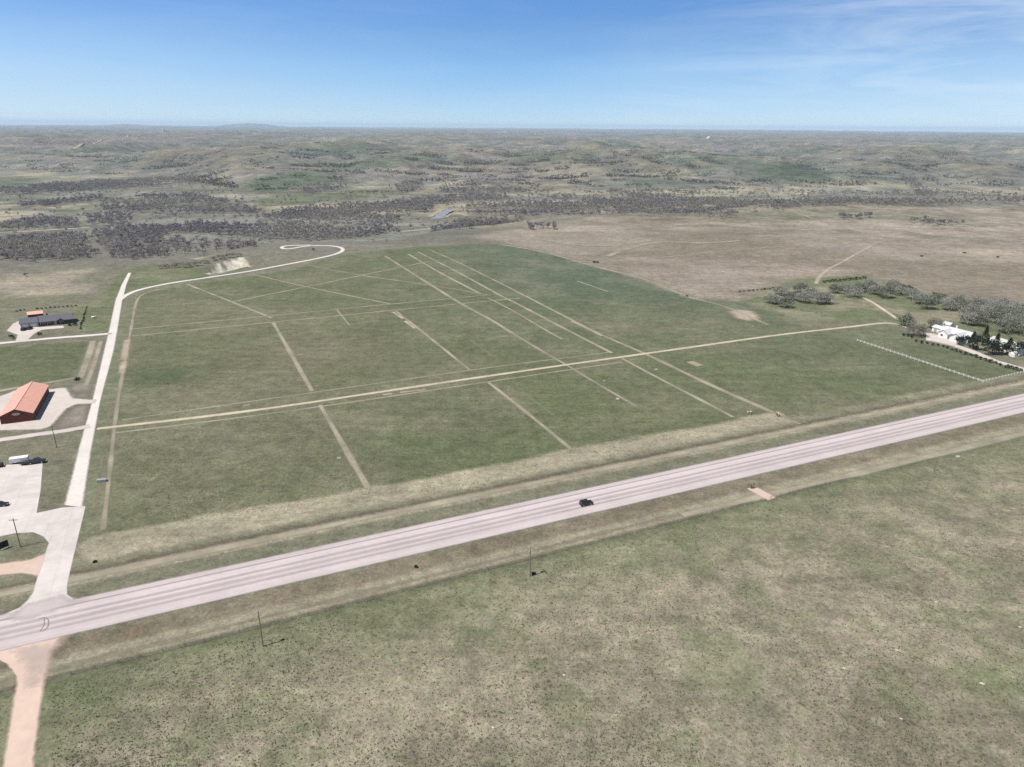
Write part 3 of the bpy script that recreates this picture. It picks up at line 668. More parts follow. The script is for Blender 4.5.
for p_, w_ in (([(445, 197.5), (464, 195)], 16), ([(400, 232), (425, 230), (436, 228)], 18), ([(455, 213), (468, 216)], 14), ([(430, 217), (436, 213), (444, 209)], 10), ([(444, 218.5), (452, 214)], 9), ([(100, 212), (128, 209.5)], 7), ([(0, 233), (40, 231), (90, 228)], 12), ([(128, 225), (157, 223)], 12), ([(244, 197), (256, 197)], 14),
               ([(0, 217), (60, 213)], 7), ([(146, 185), (190, 181)], 14)):
    ribbon('sand_bar', p_, w_, M['bare'], .4, proj=hit)

# ------------------------------------------------------------------ vegetation meshes
M['bark'] = simple('grey_bark', (.13, .115, .10), .95, .2, 2)
M['twigs'] = foliage('bare_twigs', (.20, .183, .182), (.36, .335, .325), .45)
M['twigs_olive'] = foliage('budding_twigs', (.185, .172, .142), (.34, .315, .265), .45)
M['twigs_purple'] = foliage('purple_grey_twigs', (.145, .130, .140), (.26, .24, .25), .4)
M['silver_dark'] = foliage('grey_green_leaves', (.13, .138, .10), (.26, .265, .21), .35)
M['scrub'] = foliage('dark_scrub', (.075, .072, .067), (.14, .133, .118), .2)
M['silver'] = foliage('silver_grey_leaves', (.215, .215, .182), (.37, .37, .325), .45)
M['pine'] = foliage('dark_needles', (.016, .023, .015), (.042, .052, .034), .05)
M['juniper'] = foliage('dark_juniper', (.026, .032, .020), (.060, .064, .044), .05)
M['forb'] = foliage('dark_forb', (.100, .102, .068), (.165, .162, .112), .5)
M['dry'] = foliage('dry_stems', (.30, .26, .18), (.42, .37, .27), .1)

def leaf_cloud(rng, n, fn, size, up=.3):
    """n loose quads; fn(rng, n) gives centres and outward directions"""
    c, o = fn(rng, n)
    r = rng.normal(size=(n, 3)); r += o * .6; r[:, 2] += up; r /= np.linalg.norm(r, axis=1)[:, None]
    t = np.cross(r, rng.normal(size=(n, 3))); t /= np.linalg.norm(t, axis=1)[:, None] + 1e-9
    s = size * (.6 + .8 * rng.random((n, 1))); w = s * (.35 + .35 * rng.random((n, 1)))
    V = np.stack([c - r * s * .5 - t * w * .25, c + t * w * .5, c + r * s * .5 + t * w * .1, c - t * w * .5], 1)
    return V.reshape(-1, 3)

def prune(V, fac=.25):                               # drop leaves that float clear of the crown
    q = V.reshape(-1, 4, 3); lo = q.min(1); hi = q.max(1); n = len(q); size = (hi - lo).min(1)
    gap = np.maximum(0, np.maximum(lo[:, None] - hi[None], lo[None] - hi[:, None])); near = np.sqrt((gap ** 2).sum(2)) <= fac * np.maximum(size[:, None], size[None])
    lab = np.full(n, -1); cur = 0
    for i in range(n):
        if lab[i] >= 0: continue
        st = [i]; lab[i] = cur
        while st:
            k = st.pop()
            for j in np.nonzero(near[k] & (lab < 0))[0]: lab[j] = cur; st.append(j)
        cur += 1
    return q[lab == np.bincount(lab).argmax()].reshape(-1, 3)

def crown_fn(rx, rz, zc, lobes=6, hollow=.55, seed=0, flat=.35):
    rr = np.random.default_rng(seed)
    L = rr.normal(size=(lobes, 3)); L /= np.linalg.norm(L, axis=1)[:, None]; L[:, 2] = np.abs(L[:, 2]) * .9 - flat * .5
    L *= (.45 + .3 * rr.random((lobes, 1))); rad = .38 + .22 * rr.random(lobes)
    def fn(rng, n):
        k = rng.integers(0, lobes, n); d = rng.normal(size=(n, 3)); d /= np.linalg.norm(d, axis=1)[:, None]
        q = L[k] + d * (rad[k] * (hollow + (1 - hollow) * rng.random(n)))[:, None]
        return q * np.array([rx, rx, rz]) + np.array([0, 0, zc]), d
    return fn, L * np.array([rx, rx, rz]) + np.array([0, 0, zc])

def trunk_mb(h, r, tips, rng, n=5):
    mb = MB(); p = Vector((0, 0, -.3)); fork = Vector((0, 0, h)); mb.cyl(p, fork, r, r * .7, n)
    for tp in tips: mb.cyl(fork - Vector((0, 0, .2)), Vector(tp), r * .5, r * .15, 4)
    return mb

def quads(name, V, mat): return raw_mesh(name, V, nper=4, loops=np.arange(len(V)), mats=[mat])

# valley trees: single meshes (a few pixels each)
def valley_variant(i, h, rx, nleaf, mat, size):
    rng = np.random.default_rng(300 + i)
    fn, tips = crown_fn(rx, h * .44, h * .52, 7, .1, 40 + i)
    V = prune(leaf_cloud(rng, nleaf, fn, size, .8))
    mb = trunk_mb(h * .28, .28, tips[:4], rng, 4)
    tv = np.array(mb.v); tq = [q for q in mb.f if len(q) == 4]
    return V, tv, np.array(tq)
VARS = [valley_variant(i, 7 + .9 * (i % 5), 3.0 + .5 * (i % 4), 150, None, .95) for i in range(10)]
def variant_mesh(i, mats):
    V, tv, tq = VARS[i]; n = len(V)
    loops = np.concatenate([np.arange(n), (tq + n).ravel()])
    return raw_mesh('bare_tree', np.concatenate([V, tv]), nper=4, loops=loops, mats=mats, midx=[0] * (n // 4) + [1] * len(tq))
VM = [variant_mesh(i, [[M['twigs_purple'], M['twigs'], M['twigs_olive']][i % 3], M['bark']]) for i in range(10)]

trees = []
for W, dens in WOODW:
    lo = W.min(0); hi = W.max(0)
    n = int((hi[0] - lo[0]) * (hi[1] - lo[1]) / 44 * dens)
    n = min(n, 60000)
    X = RNG.uniform(lo[0], hi[0], n); Y = RNG.uniform(lo[1], hi[1], n)
    k = psd(W, X + 14 * (fbm(X, Y, 30, 2, 200) - .5), Y + 30 * (fbm(X, Y, 40, 2, 201) - .5)) > 0
    if n > 500: k &= fbm(X * .30 + .12 * Y, Y, 48, 3, 205) + .30 * (RNG.random(n) - .5) > (.39 if dens >= 1 else .45 if dens > .2 else .34)
    trees.append(np.stack([X[k], Y[k]], 1))
trees = np.concatenate(trees)
dist = np.hypot(trees[:, 0], trees[:, 1]); azi = np.abs(np.arctan2(trees[:, 0], trees[:, 1]))
RV = np.array([hit(*p) for p in [(425, 219), (437, 215.5), (445, 213), (449, 210.5)]]); RV = resample(RV, 8)
keep = np.min(np.hypot(trees[:, None, 0] - RV[None, :, 0], trees[:, None, 1] - RV[None, :, 1]), 1) > 17
keep &= ~((np.hypot(trees[:, 0] - RV[:, 0].mean() * .96, trees[:, 1] - RV[:, 1].mean() * .96) < 34))
trees = trees[keep]; dist = dist[keep]; azi = azi[keep]
order = np.argsort(dist + np.where(azi > math.radians(36), 5000, 0))
trees = trees[order]; tzz = terrain(trees[:, 0], trees[:, 1])
print('valley trees', len(trees))
NIND = 290
for i in range(NIND):
    o = link('bare_tree', VM[i % 10], None, (trees[i, 0], trees[i, 1], tzz[i]))
    s = random.uniform(.75, 1.25); o.scale = (s, s, s * random.uniform(.85, 1.1)); o.rotation_euler = (0, 0, random.uniform(0, 6.28))
    tag(o, 'bare grey tree at the near edge of the wooded river valley', 'tree', 'bare trees along the near edge of the valley wood')

def stuff_forest(name, pts, zz, mats, smin, smax, thin=1, rng=np.random.default_rng(5), squash=1.0):
    Vs = []; Ls = []; Mi = []; off = 0
    which = np.clip((fbm(pts[:, 0] * .5, pts[:, 1], 70, 3, 260) - .5) * 26 + 5 + rng.normal(0, 1.6, len(pts)), 0, 9.99).astype(int)
    for v in range(10):
        ix = np.where(which == v)[0]
        if not len(ix): continue
        V, tv, tq = VARS[v]; q = V.reshape(-1, 4, 3)[::thin].reshape(-1, 3)
        if thin > 1:
            qq = q.reshape(-1, 4, 3); ce = qq.mean(1, keepdims=True); q = (ce + (qq - ce) * math.sqrt(thin)).reshape(-1, 3)
        B = q if thin > 1 else np.concatenate([q, tv]); nb = len(B)
        lp = np.arange(len(q)) if thin > 1 else np.concatenate([np.arange(len(q)), (tq + len(q)).ravel()])
        mi = np.full(len(lp) // 4, 0 if v < 4 else 1 if v < 7 else 2)
        s = rng.uniform(smin, smax, len(ix)); a = rng.uniform(0, 6.28, len(ix))
        ca, sa = np.cos(a)[:, None], np.sin(a)[:, None]
        X = (B[:, 0] * ca - B[:, 1] * sa) * s[:, None] + pts[ix, 0][:, None]; Y = (B[:, 0] * sa + B[:, 1] * ca) * s[:, None] + pts[ix, 1][:, None]
        Z = B[:, 2][None] * s[:, None] * squash + zz[ix][:, None]
        Vs.append(np.stack([X, Y, Z], -1).reshape(-1, 3)); Ls.append((lp[None] + (np.arange(len(ix)) * nb)[:, None] + off).ravel()); Mi.append(np.tile(mi, len(ix))); off += nb * len(ix)
    me = raw_mesh(name, np.concatenate(Vs), nper=4, loops=np.concatenate(Ls), mats=mats, midx=np.concatenate(Mi))
    return structure(link(name, me), 'stuff')
o = stuff_forest('valley_woodland', trees[NIND:], tzz[NIND:], [M['twigs_purple'], M['twigs'], M['twigs_olive']], .7, 1.3, thin=2)
tag(o, 'far grey mass of bare woodland filling the river valley', 'woodland')
# scrub in the hill draws
n = 420000
aa = RNG.uniform(-.68, .68, n); rr_ = 1 / RNG.uniform(1 / 9000, 1 / 1300, n)
X = rr_ * np.sin(aa); Y = rr_ * np.cos(aa); Z = terrain(X, Y)
e = 45.0
conc = (terrain(X + e, Y) + terrain(X - e, Y) + terrain(X, Y + e) + terrain(X, Y - e)) / 4 - Z
rbX = np.interp(aa, BA, BR)
print('conc', np.percentile(conc, [5, 25, 50, 75, 90, 97]))
k = (rr_ > rbX * .98) & (conc > .6) & (fbm(X, Y, 260, 3, 230) > .38) & (RNG.random(n) < np.clip(conc / 3.2, 0, .8))
k |= (rr_ > rbX) & (fbm(X, Y, 700, 3, 233) > .52) & (fbm(X, Y, 60, 2, 234) > .58) & (RNG.random(n) < .10)
pts = np.stack([X[k], Y[k]], 1); print('scrub', len(pts))
o = stuff_forest('hillside_scrub', pts, Z[k], [M['scrub'], M['juniper'], M['scrub']], .35, 1.0, thin=5, squash=.75)
tag(o, 'dark scrub scattered through the draws of the far hills', 'scrub')

# foreground forbs
def tufts():
    rng = np.random.default_rng(77)
    n = 230000
    py = 383.5 + (rng.random(n) ** .8) * 420 - 20; px = rng.uniform(-40, 1064, n)
    d = np.stack([(px - 512) / F, np.full(n, 1.0), -(py - 383.5) / F], 1)
    gx, gy, gz = d[:, 0], math.cos(PITCH) + d[:, 2] * math.sin(PITCH), -math.sin(PITCH) + d[:, 2] * math.cos(PITCH)
    t = CAMH / -gz; x = gx * t; y = gy * t
    s = hw_s(x, y)
    south = s < -24; north = psd(GREENP, x, y) > 4
    dens = fbm(x, y, 26, 3, 301); k = (south & (.4 * dens + .6 * rng.random(n) > .61)) | (north & (dens + .8 * rng.random(n) > 1.05))
    rl = np.array([at(-10, 640), at(8, 655), at(16.6, 677), at(0, 790), at(45, 790), at(47.5, 681), at(56, 653), at(74, 634)])
    k &= psd(rl, x, y) < -1
    x, y = x[k], y[k]; m = len(x); print('tufts', m)
    K = 6
    c = np.repeat(np.stack([x, y, terrain(x, y)], 1), K, 0); sz = np.repeat(rng.uniform(.12, .34, m) * np.where(rng.random(m) > .88, 1.7, 1), K)[:, None]
    a = rng.uniform(0, 6.28, m * K); out = np.stack([np.cos(a), np.sin(a), np.zeros_like(a)], 1); side = np.stack([-np.sin(a), np.cos(a), np.zeros_like(a)], 1)
    tip = c + out * sz * rng.uniform(.3, .7, (m * K, 1)) + np.array([0, 0, 1.0]) * sz * rng.uniform(.15, .5, (m * K, 1))
    V = np.stack([c - side * sz * .12 + [0, 0, -.03], c + side * sz * .12 + [0, 0, -.03], (c + tip) / 2 + side * sz * .22 + [0, 0, .05], tip], 1).reshape(-1, 3)
    o = structure(link('prairie_forbs', quads('prairie_forbs', V, M['forb'])), 'stuff'); tag(o, 'dark low weeds dotted over the dry prairie grass', 'weeds')
tufts()

# ------------------------------------------------------------------ trees and shrubs that stand alone
def make_tree(name, label, cat, xy, h, rx, nleaf, leafmat, size, seed, group=None, trunk=.25, rzf=.42, zcf=.58, lobes=7, hollow=.35, flat=.35):
    rng = np.random.default_rng(seed)
    t = thing(name, label, cat, xy, rng.uniform(0, 6.28), group)
    fn, tips = crown_fn(rx, h * rzf, h * zcf, lobes, hollow, seed, flat)
    V = leaf_cloud(rng, nleaf, fn, size, .3)
    link('crown', quads('crown', V if nleaf > 800 else prune(V), leafmat), t)
    trunk_mb(h * trunk, max(.08, h * .025), tips[:5], rng).build('trunk', M['bark'], t)
    return t

def make_shrub(name, label, cat, xy, h, rx, nleaf, leafmat, size, seed, group=None):
    return make_tree(name, label, cat, xy, h, rx, nleaf, leafmat, size, seed, group, .05, .52, .42, 8, .1, .95)

def conifer(label, xy, h, r, seed, group=None):
    rng = np.random.default_rng(seed); t = thing('conifer_tree', label, 'tree', xy, 0, group)
    def fn(g, n):
        u = g.random(n) ** .7; a = g.uniform(0, 6.28, n); rad = r * (1 - u * .93) * (.45 + .55 * g.random(n)) * (.85 + .2 * np.sin(a * 3 + seed))
        c = np.stack([np.cos(a) * rad, np.sin(a) * rad, h * (.06 + .94 * u)], 1)
        return c, np.stack([np.cos(a), np.sin(a), -.35 * np.ones(n)], 1)
    link('crown', quads('crown', prune(leaf_cloud(rng, 520, fn, 1.05, .1)), M['pine']), t)
    MB().cyl((0, 0, -.2), (0, 0, h * .8), .22, .05, 6).build('trunk', M['bark'], t)
    return t

GRP = 'silver-grey trees around the white farmstead'
OL = [((772, 303), 7, 4.5, 'first grey-green tree at the left end of the grove, beside the pale bare patch'), ((786, 307), 8, 4.2, 'small grey-green tree standing forward at the left of the grove'),
      ((803, 302), 8, 4.6, 'grey tree in the left grove, between the forward tree and the pair below the trail'), ((817, 303), 9, 5, 'left of two big silver-grey trees just below the prairie trail end'),
      ((800, 292), 8, 4.5, 'grey tree at the back of the left grove, nearest the trail fork'), ((781, 294), 7, 4.2, 'grey tree at the back left of the grove beside the dark shrub row'),
      ((826, 303), 9, 5, 'right of two big silver-grey trees just below the prairie trail end'), ((836, 293), 7, 4.2, 'low grey tree below the start of the dark juniper row'),
      ((852, 297), 9, 5.2, 'wide silver-grey tree beside the upper end of the curved dirt track'), ((869, 290), 8, 4.5, 'grey tree at the right end of the long juniper row'),
      ((884, 298), 11, 5, 'tall grey tree standing right of the curved dirt track, with a broad shadow'), ((892, 291), 9, 4.6, 'grey tree tucked behind the tall one right of the dirt track'),
      ((912, 299), 8, 4.4, 'grey tree in front of the short juniper row'), ((926, 309), 10, 5, 'broad silver tree alone in the grass above the white house'), ((921, 304), 8, 4.4, 'grey tree just behind the broad silver tree above the white house'),
      ((948, 310), 8, 4.4, 'left grey tree in the row behind the white house'), ((962, 309), 8, 4.6, 'grey tree in the middle of the row behind the white house'), ((969, 317), 9, 4.6, 'grey tree behind the right end of the white house'),
      ((985, 321), 12, 6, 'big silver tree at the left of the dense right thicket'), ((998, 325), 14, 6.5, 'tallest silver tree filling the dense thicket behind the green-roofed building'), ((1012, 332), 13, 6.5, 'big silver tree at the front right of the dense thicket'),
      ((1010, 316), 11, 6, 'silver tree at the back of the dense right thicket'), ((1022, 322), 11, 6, 'silver tree at the back right of the thicket, at the frame edge'), ((995, 314), 10, 5.5, 'silver tree at the back left of the dense right thicket'), ((1030, 338), 12, 6, 'silver tree in the thicket cut by the right frame edge'),
      ((905, 326), 8, 4.5, 'grey tree at the right end of the field road'), ((917, 336), 8, 4.6, 'bushy brown-grey tree at the left of the white house, by the first shrubs'), ((934, 329), 7, 3.6, 'small grey tree between the bushy tree and the white house')]
OL += [((792, 299), 6, 4, 'low grey bush-like tree between the left grove trees'), ((811, 296), 7, 4.4, 'grey tree behind the left of the two big silver-grey trees'), ((845, 291), 6, 4, 'low grey tree under the right half of the long juniper row'), ((860, 292), 7, 4.5, 'grey tree just left of the junipers end, above the track'),
       ((875, 295), 7, 4.2, 'grey tree between the track and the tall broad-shadowed tree'), ((900, 295), 7, 4.4, 'grey tree right of the tall broad-shadowed tree'), ((938, 303), 7, 4.4, 'grey tree just above and right of the broad silver tree'), ((955, 304), 8, 4.6, 'grey tree at the back of the row behind the white house'),
       ((976, 309), 9, 5, 'grey tree joining the house row to the dense thicket'), ((979, 326), 9, 5, 'silver tree at the lower left corner of the dense thicket'), ((990, 317), 10, 5.6, 'silver tree in the left middle of the dense thicket'), ((1003, 319), 11, 6, 'silver tree in the very middle of the dense thicket'),
       ((1018, 328), 12, 6, 'silver tree right of the front big one in the thicket'), ((1026, 316), 10, 6, 'silver tree in the farthest right back corner of the thicket'), ((1000, 309), 9, 5.4, 'silver tree highest up at the back of the thicket'), ((1006, 333), 11, 5.6, 'silver tree just left of the front big one in the thicket'), ((968, 325), 8, 4.4, 'grey tree pressed against the right gable of the white house')]
for i, (p, h, r, lab) in enumerate(OL):
    make_tree('silver_tree', lab, 'tree', at(*p), h * 1.25, r * 1.5, 1600, (M['silver_dark'] if i % 3 == 1 else M['silver']) if i not in (26, 27) else M['twigs_olive'], .80, 500 + i, GRP, .05, .52, .46, 16, .3, .8)
CN = [((963, 345), 7, 2.8, 'smallest dark conifer at the left end of the clump by the white house'), ((971, 348), 9, 3.2, 'dark conifer second from the left in the clump'), ((978, 350), 10, 3.2, 'dark conifer third from the left in the clump'),
      ((983, 346), 12, 3.0, 'tallest slim dark conifer at the back middle of the clump'), ((988, 354), 9, 3.4, 'dark conifer at the front middle of the clump'), ((994, 353.5), 10, 3.2, 'pointed dark conifer in front of the green-roofed building'), ((1001, 354.5), 8, 3.2, 'dark conifer second from the right in the clump'), ((1007, 355), 9, 3.4, 'dark conifer at the right end of the clump, beside the white van'),
      ((1020, 357), 10, 4.0, 'dark conifer right of the white van at the frame edge')]
for i, (p, h, r, lab) in enumerate(CN):
    if i in (0, 2, 4, 6, 8): make_tree('evergreen_tree', lab.replace('conifer', 'evergreen'), 'tree', at(*p), h * 1.0, r * 1.75, 560, M['pine'], 1.05, 720 + i, 'dark evergreens in front of the farmstead', .08, .50, .48, 7, .1)
    else: conifer(lab.replace('conifer', 'evergreen'), at(*p), h * (1.0 + .1 * (i % 3)), r * (1.2 + .12 * (i % 4)), 700 + i, 'dark evergreens in front of the farmstead')

ORD = ['first', 'second', 'third', 'fourth', 'fifth', 'sixth', 'seventh', 'eighth', 'ninth', 'tenth', 'eleventh', 'twelfth', 'thirteenth', 'fourteenth', 'fifteenth', 'sixteenth', 'seventeenth', 'eighteenth', 'nineteenth', 'twentieth',
       'twenty-first', 'twenty-second', 'twenty-third', 'twenty-fourth', 'twenty-fifth', 'twenty-sixth', 'twenty-seventh', 'twenty-eighth', 'twenty-ninth', 'thirtieth']
def row(name, cat, pos, lab, group, h, r, nleaf, mat, size, seed, proj=at):
    proto = make_shrub(name, lab % ORD[0], cat, proj(*pos[0]), h, r, nleaf, mat, size, seed, group)
    for i, p in enumerate(pos[1:], 1):
        dup(proto, proj(*p), random.uniform(0, 6.28), random.uniform(.8, 1.2), lab % ORD[i])
Z6 = [(30, 208), (65, 214), (95, 226), (130, 256), (175, 271), (225, 276), (270, 288), (315, 293), (355, 303), (392, 314), (425, 328), (458, 338), (500, 349), (537, 363), (582, 376), (622, 388), (660, 403), (703, 414), (745, 428), (788, 439), (828, 454), (882, 472), (920, 481), (958, 492), (997, 499)]
row('round_shrub', 'shrub', [(900 + a / 8.26, 310.6 + b / 8.26) for a, b in Z6], 'round dark shrub, %s from the left in the row along the farm driveway', 'shrubs lining the farm driveway', 2.5, 1.35, 130, M['juniper'], .55, 811)
row('juniper_shrub', 'shrub', [(824 + 4.0 * i, 283.2 - .35 * i) for i in range(11)], 'dark juniper, %s from the left in the long row below the prairie', 'long juniper row at the prairie edge', 3.0, 2.2, 120, M['juniper'], .7, 821)
row('juniper_shrub', 'shrub', [(740 + 4.2 * i, 291.5 - .4 * i) for i in range(9)], 'dark low juniper, %s from the left in the row left of the grove', 'juniper row left of the grove', 2.2, 1.8, 100, M['juniper'], .6, 823)
row('juniper_shrub', 'shrub', [(897 + 3.4 * i, 285 + 1.0 * i) for i in range(6)], 'dark juniper, %s from the left in the short row behind the grey trees', 'short juniper row', 3.2, 2.2, 110, M['juniper'], .7, 825)
row('juniper_shrub', 'shrub', [(934 + 3.6 * i, 295 + .6 * i) for i in range(4)], 'dark juniper, %s from the left in the group of four above the house', 'four junipers above the house', 3.0, 2.2, 110, M['juniper'], .7, 827)
row('juniper_shrub', 'shrub', [(977 + 4.4 * i, 304 + .5 * i) for i in range(7)], 'dark juniper, %s from the left in the row behind the thicket', 'junipers behind the thicket', 4.0, 2.4, 110, M['juniper'], .8, 829)
row('sapling', 'sapling', [(37.5 + 4.3 * i, 309.2 - .32 * i) for i in range(10)], 'small dark sapling, %s from the left in the row behind the grey-roofed house', 'saplings behind the grey-roofed house', 2.0, 1.0, 90, M['juniper'], .5, 831)
row('hedge_shrub', 'shrub', [(80.5 + .62 * i, 329.5 - 2.0 * i) for i in range(12)], 'low dark hedge shrub, %s from the driveway in the line east of the house', 'hedge line beside the grey-roofed house', 1.8, 1.0, 90, M['pine'], .5, 833)
row('small_shrub', 'shrub', [(17, 311.5), (20.5, 311), (24, 310.3)], 'tiny pale-green shrub, %s from the left behind the red shed', 'tiny shrubs behind the shed', 1.4, .9, 70, M['juniper'], .5, 835)
EDGEB = [(162, 268), (168, 267.5), (174, 267.5), (180, 267), (186, 267), (192, 266), (198, 265), (205, 262.5), (213, 259.5), (221, 258), (230, 256.5), (238, 255)]
row('bank_shrub', 'shrub', EDGEB, 'olive-brown shrub, %s from the left in the thicket behind the chalky bank', 'thicket behind the chalky bank', 6.0, 5.0, 300, M['twigs_olive'], .9, 837)
for p, h, r, mt, lab, cat in [((11.5, 338.5), 3.2, 2.6, 'pine', 'dark round bush on the grass island left of the house driveway', 'bush'), ((40, 335), 2.4, 1.6, 'juniper', 'small dark bush on the lawn in front of the grey-roofed house', 'bush'),
                              ((75, 325.5), 2.6, 1.8, 'pine', 'dark bush hugging the right end of the grey-roofed house', 'bush'), ((70, 325.8), 2.0, 1.4, 'juniper', 'low bush under the right eave of the grey-roofed house', 'bush'),
                              ((27.5, 277.5), 5, 3.2, 'pine', 'lone dark round tree on the pale slope above the ranch', 'tree'), ((313.5, 250.3), 3.2, 1.5, 'pine', 'tiny dark tree standing alone inside the loop of the white road', 'tree'),
                              ((78, 380), 2.0, 1.6, 'pine', 'dark bush where the grass paths meet above the barn', 'bush'), ((752, 487.5), 2.0, 1.6, 'twigs_olive', 'brown bush beside the gravel slab south of the highway', 'bush'),
                              ((594, 262.3), 2.4, 2.0, 'pine', 'left of two dark bushes at the corner of the green field', 'bush'), ((597.5, 262.4), 2.2, 1.8, 'pine', 'right of two dark bushes at the corner of the green field', 'bush'),
                              ((687, 296), 1.8, 1.2, 'twigs_olive', 'small brown bush on the field edge where the trail bends', 'bush'), ((534, 574.5), .9, .7, 'pine', 'small dark bush beside the foot of the middle utility pole', 'bush'),
                              ((416, 567.5), .7, .5, 'pine', 'small dark bush on the brown verge south of the highway', 'bush'), ((95, 562), .5, .6, 'juniper', 'small dark bush on the verge beside the concrete road', 'bush'),
                              ((375, 241.5), 5, 4.5, 'juniper', 'left of two dark evergreen bushes on the valley rim', 'bush'), ((386, 241.5), 5, 5, 'juniper', 'right of two dark evergreen bushes on the valley rim', 'bush'),
                              ((922, 255.5), 1.8, 1.8, 'pine', 'right of three dark bushes alone on the dry prairie', 'bush'), ((965, 252), 1.8, 2.0, 'pine', 'rightmost lone dark bush far out on the dry prairie', 'bush'),
                              ((998, 256), 2.0, 2.4, 'pine', 'lone dark bush on the dry prairie near the right frame edge', 'bush'), ((750, 414), 2.2, 1.2, 'dry', 'left of two pale dry weeds standing at the end of the mown band', 'weed'), ((778, 416), 2.4, 1.2, 'dry', 'right of two pale dry weeds standing at the end of the mown band', 'weed')]:
    make_shrub('bush' if cat == 'bush' else ('dry_weed' if cat == 'weed' else 'dark_tree'), lab, cat, at(*p) if p[1] > 245 else hit(*p), h, r, 200 if cat != 'weed' else 40, M[mt], .6 if cat != 'weed' else .9, int(p[0] * 7) + 900)

# ------------------------------------------------------------------ buildings
M['red_wall'] = simple('dark_red_siding', (.135, .038, .024), .8, .12, 1.5)
M['red_roof'] = simple('faded_red_metal', (.57, .305, .235), .38, .06, .8, .5)
M['slate_roof'] = simple('slate_blue_shingles', (.085, .085, .105), .8, .15, 2)
M['grey_wall'] = simple('blue_grey_siding', (.28, .29, .33), .8, .1, 2)
M['dark_wall'] = simple('dark_brick', (.075, .060, .055), .9, .15, 3)
M['white_wall'] = simple('white_siding', (.62, .61, .60), .7, .05, 1)
M['white_roof'] = simple('pale_metal_roof', (.40, .40, .42), .45, .06, .7, .4)
M['pale_green_roof'] = simple('pale_green_metal_roof', (.36, .38, .34), .45, .06, .7, .4)
M['glass'] = simple('dark_glass', (.02, .022, .026), .08, .1, 1, .6)
M['white_trim'] = simple('white_trim', (.60, .59, .57), .6, .04, 2)
M['black'] = simple('black_paint', (.012, .012, .014), .3, .2, 2, .5)
M['blackm'] = simple('matt_black', (.018, .018, .018), .7, .2, 3)
M['rubber'] = simple('tyre_rubber', (.02, .02, .02), .9, .2, 4)
M['steel'] = simple('galvanised_steel', (.42, .43, .45), .45, .1, 2, .5, .6)
M['wood'] = simple('weathered_pole_wood', (.20, .165, .13), .9, .2, 3)
M['lamp_red'] = simple('red_lens', (.25, .02, .02), .3, .1, 3)
M['lamp_white'] = simple('clear_lens', (.6, .6, .58), .2, .05, 3)
M['fence_white'] = simple('white_vinyl', (.60, .58, .53), .5, .05, 2)
M['dirt_stone'] = simple('pale_stone', (.36, .33, .27), .9, .2, 3)
M['plaque'] = simple('pale_plaque', (.50, .36, .30), .6, .08, 2)

def window(parent, x, y, z, w, h, ax):
    """window on a wall; ax: 'x' wall faces -y, 'y' wall faces +x, 'l' wall faces -x"""
    if ax == 'x':
        f = MB()
        for a, b, c, d in ((x, x + w, z, z + .1), (x, x + w, z + h - .1, z + h), (x, x + .1, z + .1, z + h - .1), (x + w - .1, x + w, z + .1, z + h - .1)): f.box(a, b, y - .08, y - .003, c, d)
        o = f.build('window', M['white_trim'], parent); MB().box(x + .1, x + w - .1, y - .05, y - .004, z + .1, z + h - .1).build('pane', M['glass'], o)
    else:
        f = MB()
        for a, b, c, d in ((y, y + w, z, z + .1), (y, y + w, z + h - .1, z + h), (y, y + .1, z + .1, z + h - .1), (y + w - .1, y + w, z + .1, z + h - .1)): f.box(x + .003, x + .08, a, b, c, d)
        o = f.build('window', M['white_trim'], parent); MB().box(x + .004, x + .05, y + .1, y + w - .1, z + .1, z + h - .1).build('pane', M['glass'], o)

# barn: local x along the gable (left to right), y along the ridge
g0, g1, g2 = at(1.5, 424.5), at(34, 420.5), at(50, 392.5)
rz = math.atan2(*(g1 - g0)[::-1]); Wb = np.hypot(*(g1 - g0)); Lb = np.hypot(*(g2 - g1)); Eb, Rb = 3.6, 2.5
barn = thing('red_barn', 'long red metal barn with pale pink roof on the gravel lot', 'barn', g0, rz)
gable_walls(Wb, Lb, Eb, Rb).build('wall', M['red_wall'], barn)
rf = gable_roof(Wb, Lb, Eb + .02, Rb, .45, .14).build('roof', M['red_roof'], barn)
mb = MB()
for k_ in range(int(Lb / 1.2)):
    for sg in (0, 1):
        yy = .3 + k_ * 1.2; a = (-.44, Eb - .44 * Rb / (Wb / 2) + .165) if not sg else (Wb + .44, Eb - .44 * Rb / (Wb / 2) + .165); tpt = (Wb / 2, Eb + Rb + .165)
        P = [a, tpt, (tpt[0], tpt[1] + .04), (a[0], a[1] + .04)]
        mb.extrude_y(P if not sg else P[::-1], yy, yy + .06)
mb.build('roof_rib', M['red_roof'], rf)
MB().box(Wb / 2 - .2, Wb / 2 + .2, -.46, Lb + .46, Eb + Rb + .16, Eb + Rb + .26).build('ridge_cap', M['red_roof'], rf)
n_ = 20; pl = MB(); pl.extrude_y([(Wb / 2 + 1.5 * math.cos(2 * math.pi * i / n_), Eb + .25 + .62 * math.sin(2 * math.pi * i / n_)) for i in range(n_)], -.07, -.004); pl.build('plaque', M['plaque'], barn)
MB().box(Wb + .004, Wb + .1, 5, 9.5, .05, 3.2).build('sliding_door', M['red_wall'], barn)
MB().box(Wb + .004, Wb + .1, 22, 26.5, .05, 3.2).build('sliding_door', M['red_wall'], barn)
for x_ in (0, Wb): MB().box(x_ - .09, x_ + .09, -.09, .09, .02, Eb - .15).build('corner_trim', M['red_wall'], barn)

